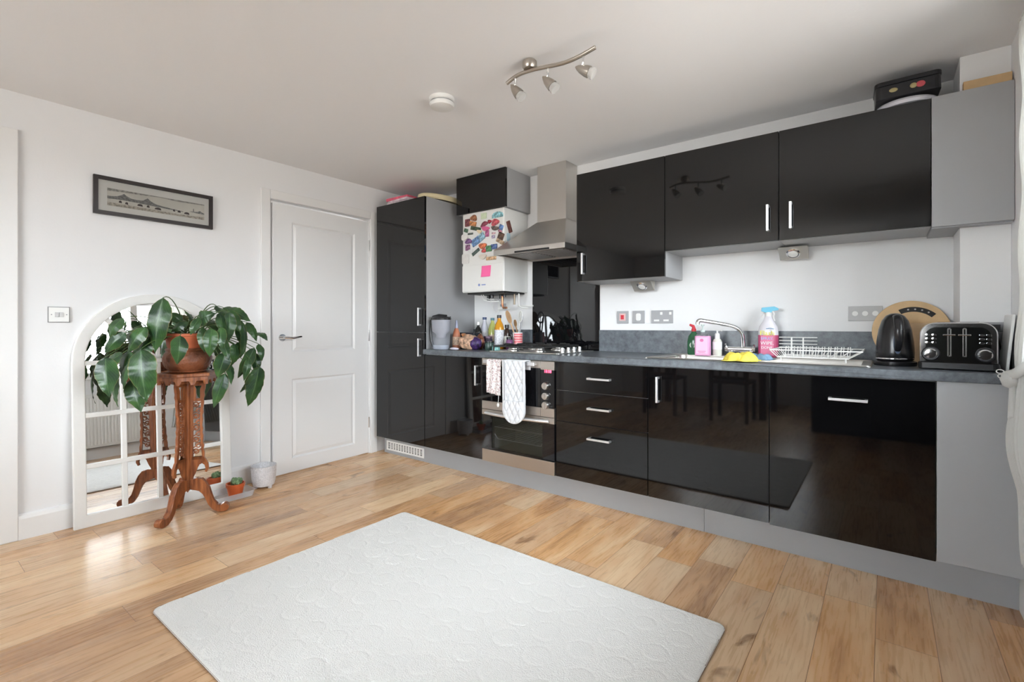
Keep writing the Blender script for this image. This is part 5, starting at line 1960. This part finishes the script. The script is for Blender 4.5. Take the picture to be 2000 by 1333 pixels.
def plant():
    t = thing('potted_plant', 'drooping broad-leaved green plant in a carved brown pot on the stand', 'plant', (SC.x, SC.y, .8265))
    z = .8265
    c = (SC.x, SC.y, z)
    part_label(M().lathe([(.085, 0), (.098, .006), (.092, .012), (.110, .032), (.121, .060), (.122, .085), (.112, .110), (.104, .122), (.109, .130), (.104, .138), (.08, .14)], c, n=48).out('pot', mPOT, t, smooth=True, ang=50), 'carved brown outer bowl')
    part_label(M().lathe([(.094, .136), (.100, .150), (.106, .205), (.112, .208), (.112, .222), (.104, .222), (.098, .19), (0, .19)], c, n=48).out('inner_pot', mTERRA, t, smooth=True, ang=40), 'plain orange terracotta pot')
    m = M()
    cen = Vector((SC.x, SC.y, z + .19))
    F_ = M()
    rnd = random.Random(21)
    # (base u,v, tip u,v, depth, width px, roll)
    LV = [
        (318, 582, 303, 690, 2.62, 42, .15), (275, 682, 287, 786, 2.54, 52, .1), (252, 686, 246, 744, 2.60, 36, .3),
        (206, 698, 214, 777, 2.52, 40, -.2), (226, 716, 231, 795, 2.60, 24, .5), (258, 738, 276, 806, 2.62, 38, -.1),
        (240, 690, 184, 740, 2.56, 34, .4), (300, 640, 292, 690, 2.66, 36, .4), (352, 656, 346, 713, 2.62, 30, -.2),
        (413, 642, 409, 698, 2.68, 27, .2), (432, 640, 436, 684, 2.72, 20, .6), (422, 597, 461, 648, 2.84, 26, -.3),
        (436, 601, 490, 628, 2.92, 28, .2), (464, 622, 478, 690, 2.96, 22, .3), (458, 672, 452, 716, 2.86, 24, -.2),
        (482, 630, 501, 668, 3.00, 18, .2), (500, 650, 523, 666, 3.02, 17, 0), (497, 680, 464, 740, 2.96, 22, .3),
        (506, 716, 484, 795, 3.00, 36, .1), (497, 730, 468, 768, 2.98, 16, -.3), (440, 690, 424, 738, 2.78, 30, .2),
        (440, 730, 417, 798, 2.80, 25, .4), (368, 630, 334, 650, 2.70, 17, .3), (384, 628, 420, 612, 2.76, 30, -.2),
        (356, 630, 330, 612, 2.74, 20, .2), (376, 640, 360, 606, 2.84, 18, .3), (395, 640, 400, 690, 2.70, 20, .4),
        (448, 610, 446, 668, 2.80, 26, .3), (470, 668, 462, 705, 2.92, 22, .1), (330, 640, 316, 700, 2.86, 30, .3),
        (262, 640, 262, 676, 2.60, 34, .5), (240, 622, 214, 662, 2.54, 26, .2), (290, 660, 268, 712, 2.64, 38, .2),
        (404, 626, 438, 655, 2.88, 26, .2), (500, 690, 500, 730, 3.04, 20, .5),
        (350, 620, 330, 690, 2.94, 34, .3), (420, 640, 425, 700, 2.96, 34, .1),
        (428, 612, 432, 660, 2.76, 22, -.3), (446, 606, 470, 650, 2.88, 24, .5), (474, 634, 470, 700, 2.90, 20, -.4), (486, 700, 476, 745, 2.94, 15, .3),
        (310, 612, 322, 660, 2.70, 26, .6), (285, 640, 250, 690, 2.58, 30, .1), (245, 650, 205, 690, 2.54, 26, -.2), (262, 700, 240, 760, 2.58, 26, .4),
        (390, 622, 372, 655, 2.66, 18, .3), (428, 655, 448, 706, 2.74, 20, .1), (505, 672, 512, 706, 3.02, 14, .3), (440, 700, 452, 752, 2.84, 20, -.2),
    ]
    for bu, bv, tu, tv, D, wpx, roll in LV:
        b_ = deep(bu, bv, D)
        t_ = deep(tu, tv, D - .03 * rnd.random())
        for q in (b_, t_):
            lim = .125
            if q.x < lim and q.y < -1.70:
                q.x = lim + .01 * rnd.random()
        out = Vector((CX, CY, CZ)) - b_
        out.normalize()
        rad = (b_ - cen)
        rad.z = 0
        out = out * .8 + rad.normalized() * .5 + Vector((0, 0, .25))
        leaf(F_, b_, t_, wpx * D / F * 1.04, out, bulge=.018, roll=roll, rnd=rnd)
        r0 = cen + Vector((rnd.uniform(-.04, .04), rnd.uniform(-.04, .04), 0))
        mid = r0.lerp(b_, .55)
        mid.z = max(r0.z, b_.z) + .05
        P = []
        for i in range(9):
            s = i / 8
            P.append(r0 * (1 - s) ** 2 + mid * (2 * s * (1 - s)) + b_ * s ** 2)
        m.tube(P, [.0035 - .0014 * i / 8 for i in range(9)], n=6)
    F_.out('foliage', mLEAF, t, smooth=True, ang=180)
    m.out('stems', mSTEM, t, smooth=True)
    part_label(M().lathe([(.097, .188), (.06, .196), (0, .200)], c, n=24).out('soil', mSOIL, t, smooth=True), 'dark soil')


plant()

# ------------------------------------------------------------------ pots on the floor
t = thing('plant_pot', 'empty white patterned ceramic pot on small feet by the door frame', 'pot', (.168, -1.575, 0))
M().lathe([(.050, .012), (.066, .018), (.074, .05), (.079, .145), (.080, .150), (.073, .150), (.068, .06), (.05, .03), (0, .03)], n=44).out('pot', mCERAM, t, smooth=True, ang=40, w=False)
for a in (20, 140, 260):
    M().lathe([(.012, 0), (.015, .018)], (.052 * math.cos(R(a)), .052 * math.sin(R(a)), 0), n=12).out('foot', mCERAM, t, w=False, smooth=True)

t = thing('drip_tray', 'clear plastic tray under the small cactus pots', 'tray', (.198, -1.80, 0))
m = M()
A = rrect(-.085, .085, -.115, .115, .03, 5)
B = rrect(-.095, .095, -.125, .125, .035, 5)
Bi = rrect(-.091, .091, -.121, .121, .033, 5)
Ai = rrect(-.082, .082, -.112, .112, .028, 5)
rows = [[m.bm.verts.new((x, y, z)) for x, y in L_] for L_, z in ((A, .001), (B, .038), (Bi, .038), (Ai, .0025))]
for P_, Q_ in zip(rows, rows[1:]):
    for i in range(len(P_)):
        m.bm.faces.new([P_[i], P_[(i + 1) % len(P_)], Q_[(i + 1) % len(P_)], Q_[i]])
m.bm.faces.new(rows[0])
m.bm.faces.new(rows[-1])
m.out('tray', mTRAY, t, smooth=True, ang=40, w=False)


def cactus_pot(label, x, y, r, h, mm, seed):
    t = thing('cactus_pot', label, 'potted plant', (x, y, .003))
    M().lathe([(r * .68, 0), (r * .92, h * .74), (r, h * .75), (r * 1.02, h), (r * .9, h), (r * .85, h * .8), (0, h * .8)], n=32).out('pot', mm, t, smooth=True, ang=35, w=False)
    rnd = random.Random(seed)
    g = M()
    for k in range(9):
        a, d = rnd.uniform(0, 6.28), rnd.uniform(0, r * .55)
        g.ell((d * math.cos(a), d * math.sin(a), h + rnd.uniform(0, .018)), (.013, .013, .020), n=10, m=7)
    part_label(g.out('cactus', mCACTUS, t, smooth=True, w=False), 'green cactus cluster')
    return t


cactus_pot('small bright orange pot with a cactus, at the front of the clear tray', .215, -1.775, .054, .085, mat('orange_plastic_pot', (.62, .12, .03), .4), 3)

# ================================================================== PICTURE
def picture():
    y0, y1, z0, z1 = -2.436, -1.832, 1.722, 1.938
    t = thing('framed_picture', 'panoramic ink landscape in a black frame on the left wall', 'picture', (0, (y0 + y1) / 2, z0), rot=(0, 0, 0))
    fw = .021
    O = [(y0, z0), (y1, z0), (y1, z1), (y0, z1)]
    I = [(y0 + fw, z0 + fw), (y1 - fw, z0 + fw), (y1 - fw, z1 - fw), (y0 + fw, z1 - fw)]
    M().ring(O, I, 'x', .001, .022).out('frame', flat('black_brown_frame', (.018, .010, .009), .35), t, bev=.001)
    M().box(.001, .010, y0 + fw, y1 - fw, z0 + fw, z1 - fw).out('mount_board', flat('ivory_mount', (.72, .71, .67), .8), t)
    py0, py1, pz0, pz1 = y0 + .062, y1 - .048, z0 + .055, z1 - .062
    pr = M().box(.010, .0106, py0, py1, pz0, pz1).out('print', mat('ink_wash_paper', (.62, .60, .54), .8, var=(7, .12)), t)
    W_, H_ = py1 - py0, pz1 - pz0

    def poly(pts, name, col, x=.0106, lab=None):
        o = M().prism([(py0 + a * W_, pz0 + b * H_) for a, b in pts], 'x', x, x + .0003).out(name, flat('ink_' + name, col, .8, var=(90, .5)), pr)
        return part_label(o, lab or 'ink drawing')
    mt = [(0, .40), (0, .55), (.05, .56), (.09, .60), (.13, .70), (.155, .80), (.18, .70), (.22, .60), (.28, .57), (.34, .60), (.385, .78), (.42, .62), (.47, .50), (.55, .44), (.65, .38), (.76, .34), (.76, .31), (.6, .33), (.45, .36), (.3, .40), (.15, .42)]
    poly(mt, 'mountains', (.20, .20, .19), lab='grey ink mountains')
    poly([(.83, .40), (.86, .43), (.87, .43), (.873, .62), (.88, .62), (.882, .44), (.92, .46), (.95, .54), (.975, .46), (1, .42), (1, .34), (.9, .36)], 'far_hills', (.25, .25, .24), lab='small hills and pagoda in grey ink')
    poly([(0, 0), (1, 0), (1, .16), (.7, .12), (.35, .16), (0, .20)], 'water', (.42, .38, .32), lab='brown-grey water wash')
    poly([(0, 1), (1, 1), (1, .94), (.7, .90), (.5, .96), (.3, .90), (.12, .88), (0, .84)], 'clouds', (.33, .32, .29), x=.0107, lab='grey cloud wash')
    bts = [(.12, .25, .03), (.18, .22, .03), (.31, .24, .055), (.39, .24, .03), (.49, .20, .07), (.66, .26, .025), (.715, .24, .035), (.80, .20, .06)]
    m = M()
    for a, b, w in bts:
        m.prism([(py0 + (a - w / 2) * W_, pz0 + b * H_), (py0 + (a + w / 2) * W_, pz0 + (b - .02) * H_), (py0 + (a + w * .4) * W_, pz0 + (b + .10) * H_), (py0 + a * W_, pz0 + (b + .13) * H_), (py0 + (a - w * .4) * W_, pz0 + (b + .09) * H_)], 'x', .0107, .0111)
    part_label(m.out('boats', flat('ink_dark', (.07, .055, .05), .8), pr), 'dark ink boats')
    part_label(M().box(.0135, .0145, y0 + fw - .002, y1 - fw + .002, z0 + fw - .002, z1 - fw + .002).out('glazing', mPANE, t), 'clear glazing')


picture()

# ================================================================== WINDOW WALL: radiator, curtain
def radiator():
    y0, y1, z0, z1 = -2.35, -1.16, .14, .74
    t = thing('radiator', 'white panel radiator under the window, seen in the mirror', 'radiator', (ROOM_X, (y0 + y1) / 2, z0))
    m = M()
    m.box(ROOM_X - .09, ROOM_X - .075, y0, y1, z0, z1)
    nR = 36
    for i in range(nR):
        yy = y0 + .02 + (y1 - y0 - .04) * (i + .5) / nR
        m.box(ROOM_X - .097, ROOM_X - .089, yy - .011, yy + .011, z0 + .03, z1 - .03)
    m.out('front_panel', mWHITEPL, t, bev=.002)
    M().box(ROOM_X - .095, ROOM_X - .03, y0, y1, z1, z1 + .012).out('top_grille', mWHITEPL, t)
    M().box(ROOM_X - .075, ROOM_X - .001, y0 + .1, y0 + .14, z0 + .1, z1 - .1).box(ROOM_X - .075, ROOM_X - .001, y1 - .14, y1 - .1, z0 + .1, z1 - .1).out('bracket', mWHITEPL, t)
    M().cyl((ROOM_X - .06, y1 + .03, 0), (ROOM_X - .06, y1 + .03, z0 + .05), .008, n=10).cyl((ROOM_X - .06, y1 + .03, z0 + .05), (ROOM_X - .06, y1 - .01, z0 + .05), .008, n=10).out('pipe', mWHITEPL, t)


radiator()


def curtain():
    t = thing('curtain', 'white cotton curtain tied back beside the worktop end', 'curtain', (3.89, -.72, 0))
    zt, zk, zb = 2.20, .90, .24

    def f(a, b):
        # b 0 top -> 1 bottom, a across; gathered at the tie
        z = zt + (zb - zt) * b
        if z > zk:
            s = (zt - z) / (zt - zk)
            w = .20 * (1 - s) ** .8 + .06
            yc = -.735 + .085 * s ** 2.5
            xc = 3.906 - .012 * s ** 2
            amp = .010
        else:
            s = (zk - z) / (zk - zb)
            w = .06 + .20 * math.sin(PI * min(1, s * 1.15) * .62)
            yc = -.655 - .12 * s
            xc = 3.894 + .012 * s - .018 * math.sin(PI * min(1, s * 1.6))
            amp = .010 + .006 * math.sin(PI * s)
        y = yc + (a - .5) * w * .85
        x = xc + amp * math.sin(a * 2 * PI * 7 + .8 * math.sin(b * 6)) + .004 * math.sin(z * 17)
        return (min(x, ROOM_X - .004), y, z)
    M().grid(f, 110, 110).out('fabric', mCURT, t, smooth=True, ang=80, solid=.003)
    m = M().ell((3.868, -.645, .897), (.026, .036, .033), n=22)
    m.tube([(3.868, -.645, .905), (3.885, -.70, .93), (3.90, -.76, .965)], [.020, .016, .014], n=12)
    for v in m.bm.verts:
        v.co += Vector((.002 * math.sin(v.co.z * 300), .002 * math.sin(v.co.x * 260), .002 * math.sin(v.co.y * 240)))
    part_label(m.out('tie_back', mCURT, t, smooth=True, ang=80), 'bunched white tie-back')

    def g(a, b):
        z = .880 - .115 * b
        w = .02 + .045 * b
        return (3.872 - .004 * b + .007 * math.sin(a * 16), -.655 - .01 * b + (a - .5) * w, z - .016 * a)
    M().grid(g, 24, 14).out('tie_tail', mCURT, t, smooth=True, ang=80, solid=.003)
    M().tube([(3.905, -2.5, 2.215), (3.905, -.60, 2.215)], .009, n=12).out('rail', mWHITEPL, t, smooth=True)
    for zz, xx in ((.922, 3.846), (.905, 3.850)):
        part_label(M().tube([(xx + .010 * math.cos(a), -.615 + .004 * math.sin(a), zz + .007 * math.sin(a)) for a in [2 * PI * i / 16 for i in range(16)]], .0018, n=6, closed=True).out('ring', mWHITEPL, t, smooth=True), 'small white ring')

curtain()


# ================================================================== BEHIND THE CAMERA (furniture reflected in the black doors, and an added light blocker)
def dining():
    t = thing('dining_table', 'dark wooden dining table behind the camera, reflected in the black doors', 'table', (1.7, -4.6, 0))
    M().box(-.75, .75, -.42, .42, .715, .745).out('tabletop', mDARKWOOD, t, bev=.004, w=False)
    for sx in (-1, 1):
        for sy in (-1, 1):
            M().box(sx * .68 - .035, sx * .68 + .035, sy * .35 - .035, sy * .35 + .035, 0, .715).out('leg', mDARKWOOD, t, w=False)
    c = thing('dining_chair', 'dark wooden dining chair at the near left of the table behind the camera', 'chair', (1.3, -4.05, 0), R(180), group='dining chairs behind the camera')
    M().box(-.21, .21, -.21, .21, .43, .46).out('seat', mDARKWOOD, c, bev=.004, w=False)
    m = M()
    for k in range(5):
        m.box(-.17 + k * .085 - .012, -.17 + k * .085 + .012, -.205, -.19, .52, .86)
    m.box(-.21, .21, -.21, -.185, .86, .93).box(-.21, .21, -.21, -.185, .49, .52)
    m.out('backrest', mDARKWOOD, c, w=False)
    for sx in (-1, 1):
        for sy in (-1, 1):
            M().box(sx * .19 - .018, sx * .19 + .018, sy * .19 - .018, sy * .19 + .018, 0, .43 if sy > 0 else .90).out('leg', mDARKWOOD, c, w=False)
    c2 = copy_tree(c)
    c2.location = (2.1, -4.05, 0)
    c2['label'] = 'dark wooden dining chair at the near right of the table behind the camera'
    s = thing('light_blocker', 'tall charcoal cupboard added unseen behind the camera to shade the right end of the kitchen', 'blocker', (3.40, -4.15, 0))  # unseen block added to shade the right end and cut floor glare
    M().box(-.50, .50, -.28, .28, 0, 2.0).out('body', flat('charcoal_blocker', (.018, .019, .02), .4), s, bev=.004, w=False)
    for k in range(2):
        M().box(-.49 + k * .495, -.005 + k * .495, .28, .298, .06, 1.97).out('door', flat('charcoal_blocker', (.018, .019, .02), .4), s, bev=.003, w=False)


dining()
